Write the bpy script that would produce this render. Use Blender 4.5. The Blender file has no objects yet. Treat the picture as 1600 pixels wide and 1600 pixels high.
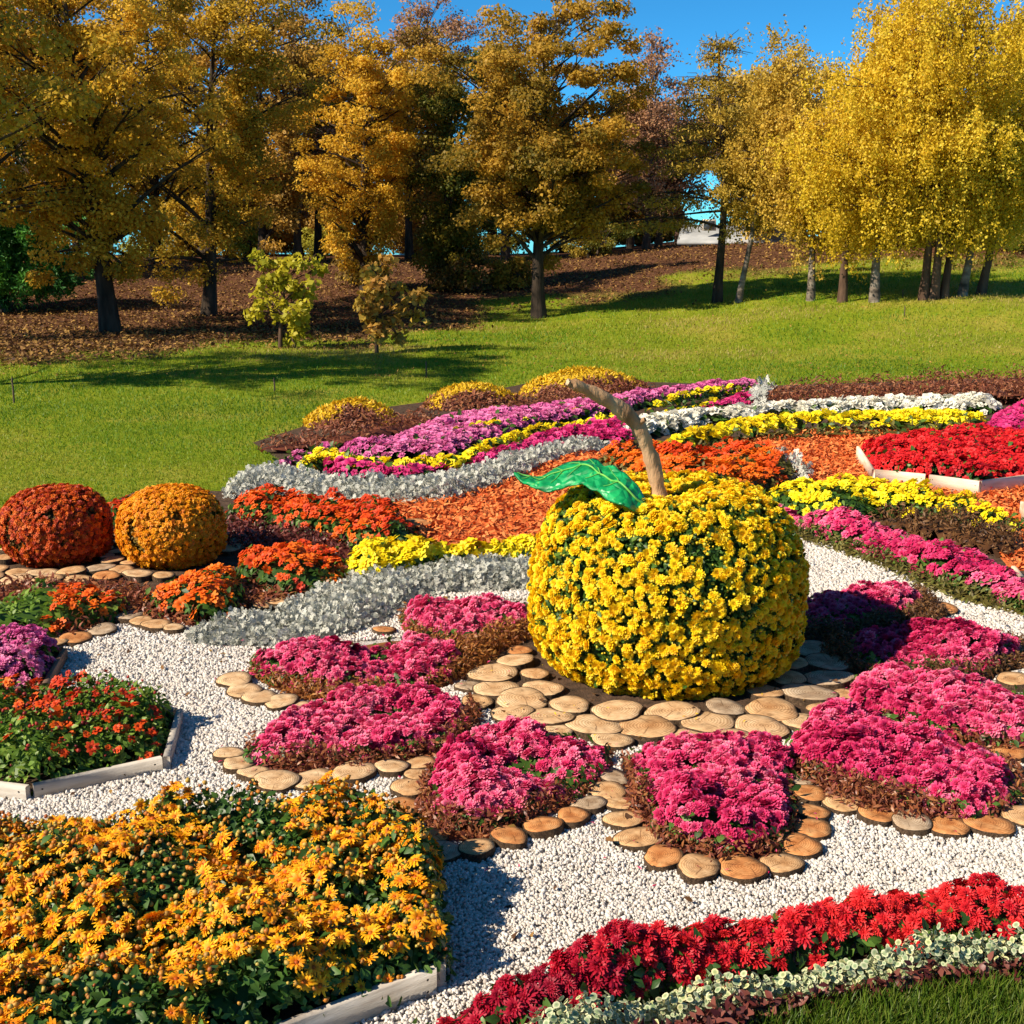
import bpy, math, random, zlib
import numpy as np
from mathutils import Vector, Matrix
RNG = np.random.default_rng(11)
random.seed(5)
S = bpy.context.scene
COL = S.collection
R_ = math.radians

# ------------------------------------------------------------------ camera, sky, sun, exposure
CAM_Z, PITCH, FPX = 2.5, R_(13.3), 1931.0
cd = bpy.data.cameras.new('camera')
cd.sensor_width = 36; cd.lens = FPX / 1600 * 36; cd.clip_end = 2000; cd.clip_start = 0.05
cam = bpy.data.objects.new('camera', cd); COL.objects.link(cam)
cam.location = (0, 0, CAM_Z); cam.rotation_euler = (R_(90) - PITCH, 0, 0)
S.camera = cam

SUN_EL, SUN_AZ = R_(38), math.atan2(-math.cos(R_(26)), -math.sin(R_(26)))
sun_dir = Vector((math.sin(SUN_AZ) * math.cos(SUN_EL), math.cos(SUN_AZ) * math.cos(SUN_EL), math.sin(SUN_EL)))
w = bpy.data.worlds.new('World'); S.world = w; w.use_nodes = True
wn = w.node_tree.nodes; bg = wn['Background']
sky = wn.new('ShaderNodeTexSky'); sky.sky_type = 'NISHITA'; sky.sun_disc = False
sky.sun_elevation = SUN_EL; sky.sun_rotation = SUN_AZ
sky.altitude = 5000; sky.air_density = 1.0; sky.dust_density = 0.0; sky.ozone_density = 10.0
tint = wn.new('ShaderNodeMixRGB'); tint.blend_type = 'MULTIPLY'; tint.inputs[0].default_value = 1; tint.inputs[2].default_value = (.24, .63, .58, 1)   # polarised, deep azure air
w.node_tree.links.new(sky.outputs[0], tint.inputs[1]); w.node_tree.links.new(tint.outputs[0], bg.inputs[0]); bg.inputs[1].default_value = 0.15
sl = bpy.data.lights.new('sun', 'SUN'); sl.energy = 4.6; sl.angle = R_(0.5); sl.color = (1.0, 0.87, 0.68)
so = bpy.data.objects.new('sun', sl); COL.objects.link(so)
so.rotation_euler = sun_dir.to_track_quat('Z', 'Y').to_euler(); so.location = (-20, -8, 20)
S.view_settings.view_transform = 'Standard'; S.view_settings.look = 'None'
S.view_settings.exposure = 0.92; S.view_settings.gamma = 1.0
S.cycles.max_bounces = 7; S.cycles.transparent_max_bounces = 8

# ------------------------------------------------------------------ small maths
def sm(t):
    t = np.clip(t, 0, 1); return t * t * (3 - 2 * t)
class Noise:
    def __init__(s, seed, n=14, lo=0.6, hi=3.0):
        r = np.random.default_rng(seed)
        a = r.uniform(0, 2 * np.pi, n); f = np.exp(r.uniform(math.log(lo), math.log(hi), n))
        s.k = np.stack([np.cos(a) * f, np.sin(a) * f]); s.p = r.uniform(0, 6.28, n); s.w = 1 / np.sqrt(n / 2)
    def __call__(s, x, y):
        return np.sin(np.multiply.outer(np.asarray(x, float), s.k[0]) + np.multiply.outer(np.asarray(y, float), s.k[1]) + s.p).sum(-1) * s.w
NZ1, NZ2, NZ3 = Noise(1), Noise(2, 16, 3, 9), Noise(3, 16, 8, 25)
def zt(x, y):
    x = np.asarray(x, float); y = np.asarray(y, float)
    z = .8 * sm((y - 20.5) / 11) * sm((x + 1) / 13) + .95 * sm((y - 29) / 17) - 18 * sm((y - 52) / 220)
    return z + .035 * NZ1(x * .5, y * .5) * sm((y - 21) / 4)
def ray(px, py):
    px = np.atleast_1d(np.asarray(px, float)); py = np.atleast_1d(np.asarray(py, float))
    a = (px - 800) / FPX; b = (800 - py) / FPX
    cp, sp = math.cos(PITCH), math.sin(PITCH)
    return np.stack([a, cp + b * sp, -sp + b * cp], -1)
TT = np.exp(np.linspace(math.log(2.0), math.log(160), 2600))
def U(px, py, h=0.0):
    """world point where the sight line of a photo pixel meets the ground raised by h"""
    d = ray(px, py); out = []
    for v in d:
        P = v[None] * TT[:, None]; P[:, 2] += CAM_Z
        f = P[:, 2] - zt(P[:, 0], P[:, 1]) - h
        i = np.argmax(f < 0)
        if f[i] >= 0: i = len(TT) - 1
        i = max(i, 1); q = f[i - 1] / (f[i - 1] - f[i])
        out.append(P[i - 1] * (1 - q) + P[i] * q)
    return np.array(out)
def poly(pts, h=0.0):
    pts = np.array(pts, float); return U(pts[:, 0], pts[:, 1], h)[:, :2]
def poly_h(pts, H, base=0.0):
    """outline of a raised planting: its far edge is seen at the top of the plants, its near edge close to the ground"""
    q = np.array(pts, float); t = np.roll(q, -1, 0) - np.roll(q, 1, 0); sg = np.sign((q[:, 0] * np.roll(q[:, 1], -1) - np.roll(q[:, 0], -1) * q[:, 1]).sum())
    ny = -t[:, 0] * sg / np.maximum(np.hypot(t[:, 0], t[:, 1]), 1e-6)
    return np.array([U(x, y, base + H * (.63 - .15 * k))[0][:2] for (x, y), k in zip(q, ny)])
def at(px, py, Y):
    d = ray(px, py)[0]; return np.array([d[0] * Y / d[1], Y, CAM_Z + d[2] * Y / d[1]])
def inside(P, poly_):
    x, y = P[:, 0], P[:, 1]; r = np.zeros(len(P), bool); n = len(poly_)
    for i in range(n):
        x1, y1 = poly_[i]; x2, y2 = poly_[(i + 1) % n]
        if y1 == y2: continue
        c = ((y1 > y) != (y2 > y)) & (x < (x2 - x1) * (y - y1) / (y2 - y1) + x1)
        r ^= c
    return r
def edge_dist(P, poly_):
    d = np.full(len(P), 1e9); n = len(poly_)
    for i in range(n):
        a = poly_[i]; b = poly_[(i + 1) % n]; ab = b - a
        t = np.clip(((P - a) @ ab) / max(ab @ ab, 1e-9), 0, 1)
        d = np.minimum(d, np.hypot(*(P - a - t[:, None] * ab).T))
    return d
def area(p): x, y = p[:, 0], p[:, 1]; return abs((x * np.roll(y, -1) - np.roll(x, -1) * y).sum()) / 2
def hexpts(pl, s, jit=.35):
    lo = pl.min(0) - s; hi = pl.max(0) + s
    ys = np.arange(lo[1], hi[1], s * .866); xs = np.arange(lo[0], hi[0], s)
    g = np.stack(np.meshgrid(xs, ys), -1).astype(float); g[1::2, :, 0] += s / 2
    P = g.reshape(-1, 2) + RNG.uniform(-jit, jit, (g.size // 2, 2)) * s
    return P[inside(P, pl)]
def unit(v): return v / np.maximum(np.linalg.norm(v, axis=-1, keepdims=True), 1e-9)
def basis(n, spin=None):
    n = unit(n); a = np.where(np.abs(n[:, 2:3]) < .95, np.array([[0, 0, 1.]]), np.array([[1., 0, 0]]))
    t = unit(np.cross(a, n)); b = np.cross(n, t)
    if spin is None: spin = RNG.uniform(0, 2 * np.pi, len(n))
    c, s_ = np.cos(spin)[:, None], np.sin(spin)[:, None]
    return np.stack([t * c + b * s_, -t * s_ + b * c, n], -1)

# ------------------------------------------------------------------ mesh building
def mk(name, V, Fs, mats, parent=None, attrs=None, smooth=False, midx=None, link=True):
    me = bpy.data.meshes.new(name)
    V = np.asarray(V, np.float32)
    if not isinstance(Fs, (list, tuple)): Fs = [Fs]
    Fs = [np.asarray(f, np.int32) for f in Fs if len(f)]
    me.vertices.add(len(V)); me.vertices.foreach_set('co', V.ravel())
    loops = np.concatenate([f.ravel() for f in Fs]); tot = np.concatenate([np.full(len(f), f.shape[1], np.int32) for f in Fs])
    me.loops.add(len(loops)); me.loops.foreach_set('vertex_index', loops)
    me.polygons.add(len(tot)); st = np.concatenate([[0], np.cumsum(tot)[:-1]]).astype(np.int32)
    me.polygons.foreach_set('loop_start', st)
    if smooth: me.polygons.foreach_set('use_smooth', np.ones(len(tot), bool))
    for m in (mats if isinstance(mats, (list, tuple)) else [mats]): me.materials.append(m)
    if midx is not None: me.polygons.foreach_set('material_index', np.asarray(midx, np.int32))
    for k, a in (attrs or {}).items():
        at_ = me.attributes.new(k, 'FLOAT', 'POINT'); at_.data.foreach_set('value', np.asarray(a, np.float32))
    me.update(calc_edges=True); me.validate()
    if not link: return me
    o = bpy.data.objects.new(name, me); COL.objects.link(o)
    if parent is not None: o.parent = parent
    return o
def empty(name, loc):
    o = bpy.data.objects.new(name, None); COL.objects.link(o); o.location = loc; o.empty_display_size = .1; return o
def tag(o, label=None, cat=None, group=None, kind=None):
    if label: o['label'] = label
    if cat: o['category'] = cat
    if group: o['group'] = group
    if kind: o['kind'] = kind
    return o
def stamp(T, loc, Rm, s, rnd=None):
    """copies of a template (V, F, along) -> V, F, attrs"""
    V, F, al = T; N = len(loc); n = len(V)
    s = np.broadcast_to(np.asarray(s, float), (N,) if np.ndim(s) < 2 else np.shape(s))
    Vs = V[None] * (s[:, None, None] if s.ndim == 1 else s[:, None, :])
    W = np.einsum('nij,nvj->nvi', Rm, Vs) + loc[:, None, :]
    FF = F[None] + (np.arange(N) * n)[:, None, None]
    if rnd is None: rnd = RNG.uniform(0, 1, N)
    return W.reshape(-1, 3), FF.reshape(-1, F.shape[1]), {'rnd': np.repeat(rnd, n), 'along': np.tile(al, N)}
def cat_(parts):
    Vs, Fs, A = [], [], {}; o = 0
    for V, F, a in parts:
        Vs.append(V); Fs.append(np.asarray(F) + o); o += len(V)
        for k in ('rnd', 'along'): A.setdefault(k, []).append(a[k])
    return np.concatenate(Vs), Fs, {k: np.concatenate(v) for k, v in A.items()}
def tube(pts, rad, sides=6, cap=True):
    pts = np.asarray(pts, float); rad = np.asarray(rad, float); n = len(pts)
    t = unit(np.gradient(pts, axis=0)); ref = np.array([0.3, 1, 0.2]) if abs(t[0][2]) > .7 else np.array([0, 0, 1.])
    u = unit(np.cross(t, ref)); v = np.cross(t, u)
    a = np.linspace(0, 2 * np.pi, sides, endpoint=False)
    V = pts[:, None] + rad[:, None, None] * (np.cos(a)[None, :, None] * u[:, None] + np.sin(a)[None, :, None] * v[:, None])
    i = np.arange(n - 1)[:, None] * sides; j = np.arange(sides)[None]; j2 = (j + 1) % sides
    F = np.stack([i + j, i + j2, i + sides + j2, i + sides + j], -1).reshape(-1, 4)
    return V.reshape(-1, 3), F
def merge(parts):
    Vs, Fs = [], []; o = 0
    for V, F in parts: Vs.append(V); Fs.append(F + o); o += len(V)
    return np.concatenate(Vs), np.concatenate(Fs)

# ------------------------------------------------------------------ materials
def newmat(name):
    m = bpy.data.materials.new(name); m.use_nodes = True
    n = m.node_tree.nodes; n.clear()
    out = n.new('ShaderNodeOutputMaterial'); p = n.new('ShaderNodeBsdfPrincipled')
    m.node_tree.links.new(p.outputs[0], out.inputs[0]); return m, n, m.node_tree.links, p, out
def ramp(n, stops, interp='LINEAR'):
    r = n.new('ShaderNodeValToRGB'); e = r.color_ramp; e.interpolation = interp
    while len(e.elements) < len(stops): e.elements.new(0.5)
    for el, (p, c) in zip(e.elements, stops): el.position = p; el.color = (*c, 1)
    return r
def leafmat(name, cols, along=None, tr=.3, rough=.55, spec=.3):
    """colour from the leaf's own random value; 'along' multiplies base-to-tip"""
    m, n, L, p, out = newmat(name)
    a = n.new('ShaderNodeAttribute'); a.attribute_name = 'rnd'
    r = ramp(n, [(i / max(1, len(cols) - 1), c) for i, c in enumerate(cols)]); L.new(a.outputs['Fac'], r.inputs[0])
    col = r.outputs[0]
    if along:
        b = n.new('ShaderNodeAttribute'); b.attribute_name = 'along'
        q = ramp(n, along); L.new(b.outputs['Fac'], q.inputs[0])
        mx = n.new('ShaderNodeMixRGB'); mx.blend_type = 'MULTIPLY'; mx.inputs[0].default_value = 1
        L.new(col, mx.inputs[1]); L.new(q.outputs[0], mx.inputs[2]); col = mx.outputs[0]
    L.new(col, p.inputs['Base Color']); p.inputs['Roughness'].default_value = rough
    p.inputs['Specular IOR Level'].default_value = spec
    if tr > 0:
        t = n.new('ShaderNodeBsdfTranslucent'); L.new(col, t.inputs[0])
        ms = n.new('ShaderNodeMixShader'); ms.inputs[0].default_value = tr
        L.new(p.outputs[0], ms.inputs[1]); L.new(t.outputs[0], ms.inputs[2]); L.new(ms.outputs[0], out.inputs[0])
    return m
def noisemat(name, stops, scale, detail=6, rough=.9, bump=0.0, bscale=None, coord='Object', stretch=None, spec=.2):
    m, n, L, p, out = newmat(name)
    tc = n.new('ShaderNodeTexCoord'); src = tc.outputs[coord]
    if stretch:
        mp = n.new('ShaderNodeMapping'); mp.inputs['Scale'].default_value = stretch; L.new(src, mp.inputs[0]); src = mp.outputs[0]
    t = n.new('ShaderNodeTexNoise'); t.inputs['Scale'].default_value = scale; t.inputs['Detail'].default_value = detail
    L.new(src, t.inputs['Vector']); r = ramp(n, stops); L.new(t.outputs['Fac'], r.inputs[0])
    L.new(r.outputs[0], p.inputs['Base Color']); p.inputs['Roughness'].default_value = rough; p.inputs['Specular IOR Level'].default_value = spec
    if bump:
        t2 = n.new('ShaderNodeTexNoise'); t2.inputs['Scale'].default_value = bscale or scale * 3; t2.inputs['Detail'].default_value = 5
        L.new(src, t2.inputs['Vector']); b = n.new('ShaderNodeBump'); b.inputs['Strength'].default_value = bump
        b.inputs['Distance'].default_value = .02
        L.new(t2.outputs['Fac'], b.inputs['Height']); L.new(b.outputs[0], p.inputs['Normal'])
    return m

GREEN = leafmat('mum_leaf', [(.025, .060, .010), (.045, .11, .016), (.075, .16, .022), (.12, .21, .03)], tr=.3, rough=.45)
GREEND = leafmat('dark_mum_leaf', [(.022, .060, .012), (.040, .10, .018), (.065, .15, .024), (.11, .20, .03)], tr=.3, rough=.4)
GREENL = leafmat('fresh_mum_leaf', [(.05, .11, .012), (.10, .19, .02), (.17, .28, .03), (.24, .34, .05)], tr=.35, rough=.45)
OLIVE = leafmat('olive_leaf', [(.06, .05, .015), (.12, .10, .02), (.17, .13, .03), (.22, .20, .05), (.10, .12, .02)], tr=.3)
BRONZE = leafmat('bronze_leaf', [(.09, .026, .016), (.19, .052, .028), (.29, .09, .036), (.36, .15, .05), (.24, .065, .036), (.32, .12, .07)], tr=.3, rough=.4)
BRONZEP = leafmat('plum_leaf', [(.045, .010, .012), (.10, .020, .020), (.17, .045, .035), (.24, .085, .06), (.14, .03, .025)], tr=.25, rough=.4)
RUST = leafmat('rust_leaf', [(.13, .04, .016), (.25, .08, .022), (.36, .14, .03), (.44, .21, .05), (.21, .065, .022), (.30, .12, .04)], tr=.3, rough=.45)
SILVER = leafmat('silver_leaf', [(.28, .30, .26), (.42, .43, .38), (.54, .54, .48), (.62, .61, .54), (.48, .48, .42)], tr=.2, rough=.8, spec=.1)
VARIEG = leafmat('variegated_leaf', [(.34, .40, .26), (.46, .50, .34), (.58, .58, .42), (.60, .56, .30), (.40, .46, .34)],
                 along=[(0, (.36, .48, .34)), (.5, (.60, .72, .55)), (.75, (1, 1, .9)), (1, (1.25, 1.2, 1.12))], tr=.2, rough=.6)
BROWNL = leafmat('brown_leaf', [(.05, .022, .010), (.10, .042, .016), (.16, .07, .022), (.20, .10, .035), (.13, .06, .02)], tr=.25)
SEDUM = leafmat('yellow_sedum_leaf', [(.405, .270, .014), (.675, .419, .016), (.837, .540, .020), (.540, .378, .016)], tr=.25)
REDHEDGE = leafmat('red_hedge_leaf', [(.10, .03, .018), (.19, .055, .028), (.28, .09, .042), (.33, .14, .055), (.22, .07, .04)], tr=.25)

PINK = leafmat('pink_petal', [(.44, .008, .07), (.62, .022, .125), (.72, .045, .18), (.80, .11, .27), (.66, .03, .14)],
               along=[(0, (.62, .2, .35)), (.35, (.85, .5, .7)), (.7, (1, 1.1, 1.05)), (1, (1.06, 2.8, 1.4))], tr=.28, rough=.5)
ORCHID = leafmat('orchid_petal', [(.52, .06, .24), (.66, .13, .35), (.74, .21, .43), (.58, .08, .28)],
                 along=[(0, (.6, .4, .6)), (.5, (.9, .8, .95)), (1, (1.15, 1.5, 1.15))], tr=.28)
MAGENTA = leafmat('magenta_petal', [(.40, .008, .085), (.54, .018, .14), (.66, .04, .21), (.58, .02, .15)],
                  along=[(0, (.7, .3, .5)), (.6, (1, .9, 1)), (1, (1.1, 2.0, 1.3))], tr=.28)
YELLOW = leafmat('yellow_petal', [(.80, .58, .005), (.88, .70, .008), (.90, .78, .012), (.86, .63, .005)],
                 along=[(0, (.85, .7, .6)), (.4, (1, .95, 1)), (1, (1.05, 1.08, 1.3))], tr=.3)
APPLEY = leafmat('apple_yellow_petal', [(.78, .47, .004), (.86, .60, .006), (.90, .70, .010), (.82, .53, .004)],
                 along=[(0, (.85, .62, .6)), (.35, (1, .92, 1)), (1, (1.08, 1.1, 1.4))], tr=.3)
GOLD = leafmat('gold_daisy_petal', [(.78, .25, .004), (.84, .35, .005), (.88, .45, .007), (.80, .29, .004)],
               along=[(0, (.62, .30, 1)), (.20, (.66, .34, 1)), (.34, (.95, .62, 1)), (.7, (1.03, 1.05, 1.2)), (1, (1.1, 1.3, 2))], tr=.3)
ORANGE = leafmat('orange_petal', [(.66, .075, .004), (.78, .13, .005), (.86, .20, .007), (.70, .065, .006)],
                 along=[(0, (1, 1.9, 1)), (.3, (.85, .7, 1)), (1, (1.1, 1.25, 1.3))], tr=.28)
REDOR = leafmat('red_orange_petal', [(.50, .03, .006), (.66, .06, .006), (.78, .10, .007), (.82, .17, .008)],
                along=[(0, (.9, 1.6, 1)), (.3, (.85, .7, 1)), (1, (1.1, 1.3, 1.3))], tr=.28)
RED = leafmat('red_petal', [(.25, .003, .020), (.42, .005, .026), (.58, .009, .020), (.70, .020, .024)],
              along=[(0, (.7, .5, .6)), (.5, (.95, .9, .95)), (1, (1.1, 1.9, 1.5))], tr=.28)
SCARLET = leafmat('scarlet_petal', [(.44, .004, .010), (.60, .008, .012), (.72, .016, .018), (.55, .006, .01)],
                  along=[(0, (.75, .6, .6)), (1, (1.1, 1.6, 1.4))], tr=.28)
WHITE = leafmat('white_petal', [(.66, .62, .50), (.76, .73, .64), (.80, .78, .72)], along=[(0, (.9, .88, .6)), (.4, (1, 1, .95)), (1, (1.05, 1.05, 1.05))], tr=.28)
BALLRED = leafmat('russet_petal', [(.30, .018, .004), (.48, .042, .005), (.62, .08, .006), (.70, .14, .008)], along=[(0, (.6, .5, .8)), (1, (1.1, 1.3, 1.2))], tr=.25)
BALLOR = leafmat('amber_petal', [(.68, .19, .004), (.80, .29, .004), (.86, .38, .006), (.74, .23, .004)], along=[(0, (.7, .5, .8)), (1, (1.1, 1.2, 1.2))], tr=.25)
BUD = leafmat('flower_bud', [(.34, .10, .012), (.46, .16, .015), (.42, .34, .07), (.28, .06, .012)], tr=0, rough=.5)
BUDY = leafmat('yellow_bud', [(.62, .42, .01), (.72, .52, .02), (.45, .40, .04)], tr=0, rough=.5)
BUDR = leafmat('red_bud', [(.14, .012, .012), (.26, .02, .016), (.36, .035, .02)], tr=0, rough=.5)
SOIL = noisemat('soil', [(.3, (.035, .022, .014)), (.55, (.075, .045, .028)), (.75, (.12, .07, .045))], 18, rough=.95, bump=.6, bscale=60)

# ------------------------------------------------------------------ plant templates (unit size, z = facing)
def petals(spec):
    """spec rows: count, r0, r1, width, z0, z1, droop, offset -> two quads each"""
    V, F, A = [], [], []
    for (cnt, r0, r1, wd, z0, z1, zt_, off) in spec:
        for i in range(cnt):
            a = (i + off) * 2 * math.pi / cnt + random.uniform(-.14, .14); k = random.uniform(.78, 1.12)
            c, s = math.cos(a), math.sin(a); b = len(V); tw = random.uniform(-.04, .04)
            for r, w_, z, al in ((r0, wd * .45, z0, .30), ((r0 + r1) * .5 * k, wd, z1, .62), (r1 * k, wd * .42, zt_, 1.0)):
                for sg in (-1, 1):
                    V.append((c * r - s * sg * w_, s * r + c * sg * w_, z + sg * tw)); A.append(al)
            F += [(b, b + 1, b + 3, b + 2), (b + 2, b + 3, b + 5, b + 4)]
    return V, F, A
def dome(V, F, A, r, z0, z1, n=8):
    b = len(V)
    for rr, z in ((r, z0), (r * .6, z1)):
        for i in range(n): V.append((math.cos(2 * math.pi * i / n) * rr, math.sin(2 * math.pi * i / n) * rr, z)); A.append(0.0)
    V.append((0, 0, z1 * 1.15)); A.append(.0); c = len(V) - 1
    for i in range(n): F.append((b + i, b + (i + 1) % n, b + n + (i + 1) % n, b + n + i))
    for i in range(0, n, 2): F.append((b + n + i, b + n + (i + 1) % n, b + n + (i + 2) % n, c))
def fin(V, F, A): return np.array(V, float), np.array(F, np.int32), np.array(A, float)
def t_daisy():
    V, F, A = petals([(15, .14, 1.0, .135, .02, .13, .0, 0), (12, .12, .80, .12, .07, .24, .20, .5)])
    dome(V, F, A, .23, .10, .20); return fin(V, F, A)
def t_pom():
    V, F, A = petals([(11, .25, 1.0, .24, -.18, .08, .02, 0), (10, .22, .86, .22, -.02, .30, .34, .5),
                      (8, .16, .64, .19, .10, .44, .52, .2), (6, .10, .40, .15, .22, .52, .58, .6)])
    dome(V, F, A, .15, .36, .44, 6); return fin(V, F, A)
def t_small():
    V, F, A = petals([(8, .15, 1.0, .30, 0, .12, .05, 0), (6, .10, .62, .22, .14, .36, .34, .5)]); return fin(V, F, A)
def t_far():
    V, F, A = [], [], []
    for cnt, r, z, wd in ((6, 1.0, .05, .5), (4, .6, .38, .4)):
        for i in range(cnt):
            a = i * 2 * math.pi / cnt + z * 3; c, s = math.cos(a), math.sin(a); b = len(V)
            for rr, ww, zz, al in ((.1, .1, z * .3, .3), (r * .65, wd * .8, z + .1, .7), (r, 0, z, 1.0)):
                if ww == 0: V.append((c * r, s * r, zz)); A.append(al)
                elif rr == .1: V.append((c * rr, s * rr, zz)); A.append(al)
                else:
                    for sg in (-1, 1): V.append((c * rr - s * sg * ww, s * rr + c * sg * ww, zz)); A.append(al)
            F.append((b, b + 1, b + 3, b + 2))
    return fin(V, F, A)
def t_shag():
    V, F, A = petals([(17, .2, 1.0, .115, -.12, .10, .0, 0), (15, .2, .86, .11, .0, .26, .22, .5), (12, .14, .66, .10, .10, .40, .42, .2), (8, .10, .42, .09, .2, .48, .5, .6)])
    dome(V, F, A, .12, .34, .42, 6); return fin(V, F, A)
SHAG = [t_shag() for _ in range(2)]
POM = [t_pom() for _ in range(4)]; DAISY = [t_daisy() for _ in range(4)]; SMALL = [t_small() for _ in range(3)]; FAR = [t_far()]
# leaf lies along +x from the origin, facing +z
LEAF = fin([(0, -.05, 0), (0, .05, 0), (.5, -.30, .10), (.5, .30, .10), (.55, 0, .0), (1, -.08, -.10), (1, .08, -.10)],
           [(0, 4, 4, 2), (0, 1, 3, 4), (2, 4, 5, 5), (4, 3, 6, 5)], [0, 0, .5, .5, .5, 1, 1])
LEAF = (LEAF[0], np.array([(0, 1, 3, 4), (0, 4, 5, 2), (4, 3, 6, 5)], np.int32), LEAF[2])
NARROW = fin([(0, -.04, 0), (0, .04, 0), (.5, .17, .06), (.5, -.17, .06), (1, .03, -.08), (1, -.03, -.08)], [(0, 1, 2, 3), (3, 2, 4, 5)], [0, 0, .5, .5, 1, 1])
def t_lobed():
    V, F, A = [], [], []
    def strip(x0, y0, x1, y1, w0, w1, z0, z1):
        b = len(V); d = math.hypot(x1 - x0, y1 - y0); nx, ny = -(y1 - y0) / d, (x1 - x0) / d
        for x, y, ww, z in ((x0, y0, w0, z0), (x1, y1, w1, z1)):
            for sg in (-1, 1): V.append((x + nx * ww * sg, y + ny * ww * sg, z)); A.append(x)
        F.append((b, b + 1, b + 3, b + 2))
    strip(0, 0, .5, 0, .03, .06, 0, .12); strip(.5, 0, 1, 0, .07, .07, .12, .06)
    for x, l in ((.35, .30), (.6, .32), (.8, .22)):
        for sg in (-1, 1): strip(x, 0, x + l * .8, sg * l, .05, .07, .1, .16)
    return fin(V, F, A)
LOBED = t_lobed()
def t_round():
    V = [(.5, 0, .05)]; A = [0.]; n = 8
    for i in range(n):
        a = 2 * math.pi * i / n; V.append((.5 + .5 * math.cos(a), .42 * math.sin(a), .0 if i % 2 else -.03)); A.append(1.)
    F = [(0, 1 + i, 1 + (i + 1) % n, 1 + (i + 2) % n) for i in range(0, n, 2)]; return fin(V, F, A)
ROUND = t_round()
BLADE = fin([(-.05, 0, 0), (.05, 0, 0), (.028, .10, .62), (-.028, .10, .62), (.004, .30, 1.), (-.004, .30, 1.)], [(0, 1, 2, 3), (3, 2, 4, 5)], [0, 0, .5, .5, 1, 1])
def t_ico(jit):
    t = (1 + 5 ** .5) / 2
    V = np.array([(-1, t, 0), (1, t, 0), (-1, -t, 0), (1, -t, 0), (0, -1, t), (0, 1, t), (0, -1, -t), (0, 1, -t), (t, 0, -1), (t, 0, 1), (-t, 0, -1), (-t, 0, 1)], float)
    V = unit(V) * RNG.uniform(1 - jit, 1 + jit, (12, 1))
    F = np.array([(0, 11, 5), (0, 5, 1), (0, 1, 7), (0, 7, 10), (0, 10, 11), (1, 5, 9), (5, 11, 4), (11, 10, 2), (10, 7, 6), (7, 1, 8), (3, 9, 4), (3, 4, 2), (3, 2, 6), (3, 6, 8), (3, 8, 9), (4, 9, 5), (2, 4, 11), (6, 2, 10), (8, 6, 7), (9, 8, 1)], np.int32)
    return V, F, np.zeros(12)
PEB = [t_ico(.25) for _ in range(4)]
OCT = (np.array([(1, 0, 0), (0, 1, 0), (-1, 0, 0), (0, -1, 0), (.1, .1, 1), (0, 0, -1)], float),
       np.array([(0, 1, 4), (1, 2, 4), (2, 3, 4), (3, 0, 4), (1, 0, 5), (2, 1, 5), (3, 2, 5), (0, 3, 5)], np.int32), np.zeros(6))

# ------------------------------------------------------------------ beds
class Mound:
    def __init__(s, pl, H, edge=.18, rough=.12, seed=0, base=0.0):
        s.pl, s.H, s.edge, s.rough, s.base, s.o = pl, H, edge, rough, base, seed * 17.3
    def h(s, P):
        d = np.where(inside(P, s.pl), edge_dist(P, s.pl), 0)
        q = np.clip(d / s.edge, 0, 1)
        return s.base + s.H * (.14 + .86 * np.sqrt(q * (2 - q))) * (1 + s.rough * NZ2(P[:, 0] + s.o, P[:, 1]) * .7 + s.rough * .55 * NZ3(P[:, 0], P[:, 1] + s.o))
    def nrm(s, P, e=.03):
        hx = s.h(P + [e, 0]) - s.h(P - [e, 0]); hy = s.h(P + [0, e]) - s.h(P - [0, e])
        return unit(np.stack([-hx / (2 * e) * .6, -hy / (2 * e) * .6, np.ones(len(P))], -1))
def skin(M, cell, frac=.72, need=2):
    pl = M.pl; lo = pl.min(0) - cell * 1.5; hi = pl.max(0) + cell * 1.5
    xs = np.arange(lo[0], hi[0] + cell, cell); ys = np.arange(lo[1], hi[1] + cell, cell)
    X, Y = np.meshgrid(xs, ys); P = np.stack([X.ravel(), Y.ravel()], -1)
    ins = inside(P, pl); z = np.where(ins, (M.h(P) - M.base) * frac + M.base, 0.0)
    P3 = np.column_stack([P + RNG.uniform(-.2, .2, P.shape) * cell, z])
    ny, nx = X.shape; i, j = np.meshgrid(np.arange(ny - 1), np.arange(nx - 1), indexing='ij')
    a = i * nx + j; F = np.stack([a, a + 1, a + nx + 1, a + nx], -1).reshape(-1, 4)
    F = F[ins[F].sum(1) >= need]
    u, inv = np.unique(F, return_inverse=True)
    return P3[u], inv.reshape(F.shape), {'rnd': RNG.uniform(0, .45, len(u)), 'along': np.full(len(u), .2)}
def rand_in(pl, n):
    lo, hi = pl.min(0), pl.max(0); k = max(20, int(n * ((hi - lo).prod() / max(area(pl), 1e-6)) * 1.05))
    P = RNG.uniform(lo, hi, (k, 2)); return P[inside(P, pl)][:n]
def leaves(M, dens, size, T=LEAF, tilt=.8, zlo=.6, zhi=1.05, up=0.0):
    n = int(dens * area(M.pl)); P = rand_in(M.pl, n); n = len(P)
    nr = M.nrm(P) + RNG.normal(0, tilt, (n, 3)) * [1, 1, .5]; nr[:, 2] = np.abs(nr[:, 2]) * (1 - up) + .05
    h = M.h(P); z = M.base + (h - M.base) * RNG.uniform(zlo, zhi, n)
    return stamp(T, np.column_stack([P, z]), basis(nr), size * RNG.uniform(.6, 1.25, n))
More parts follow.
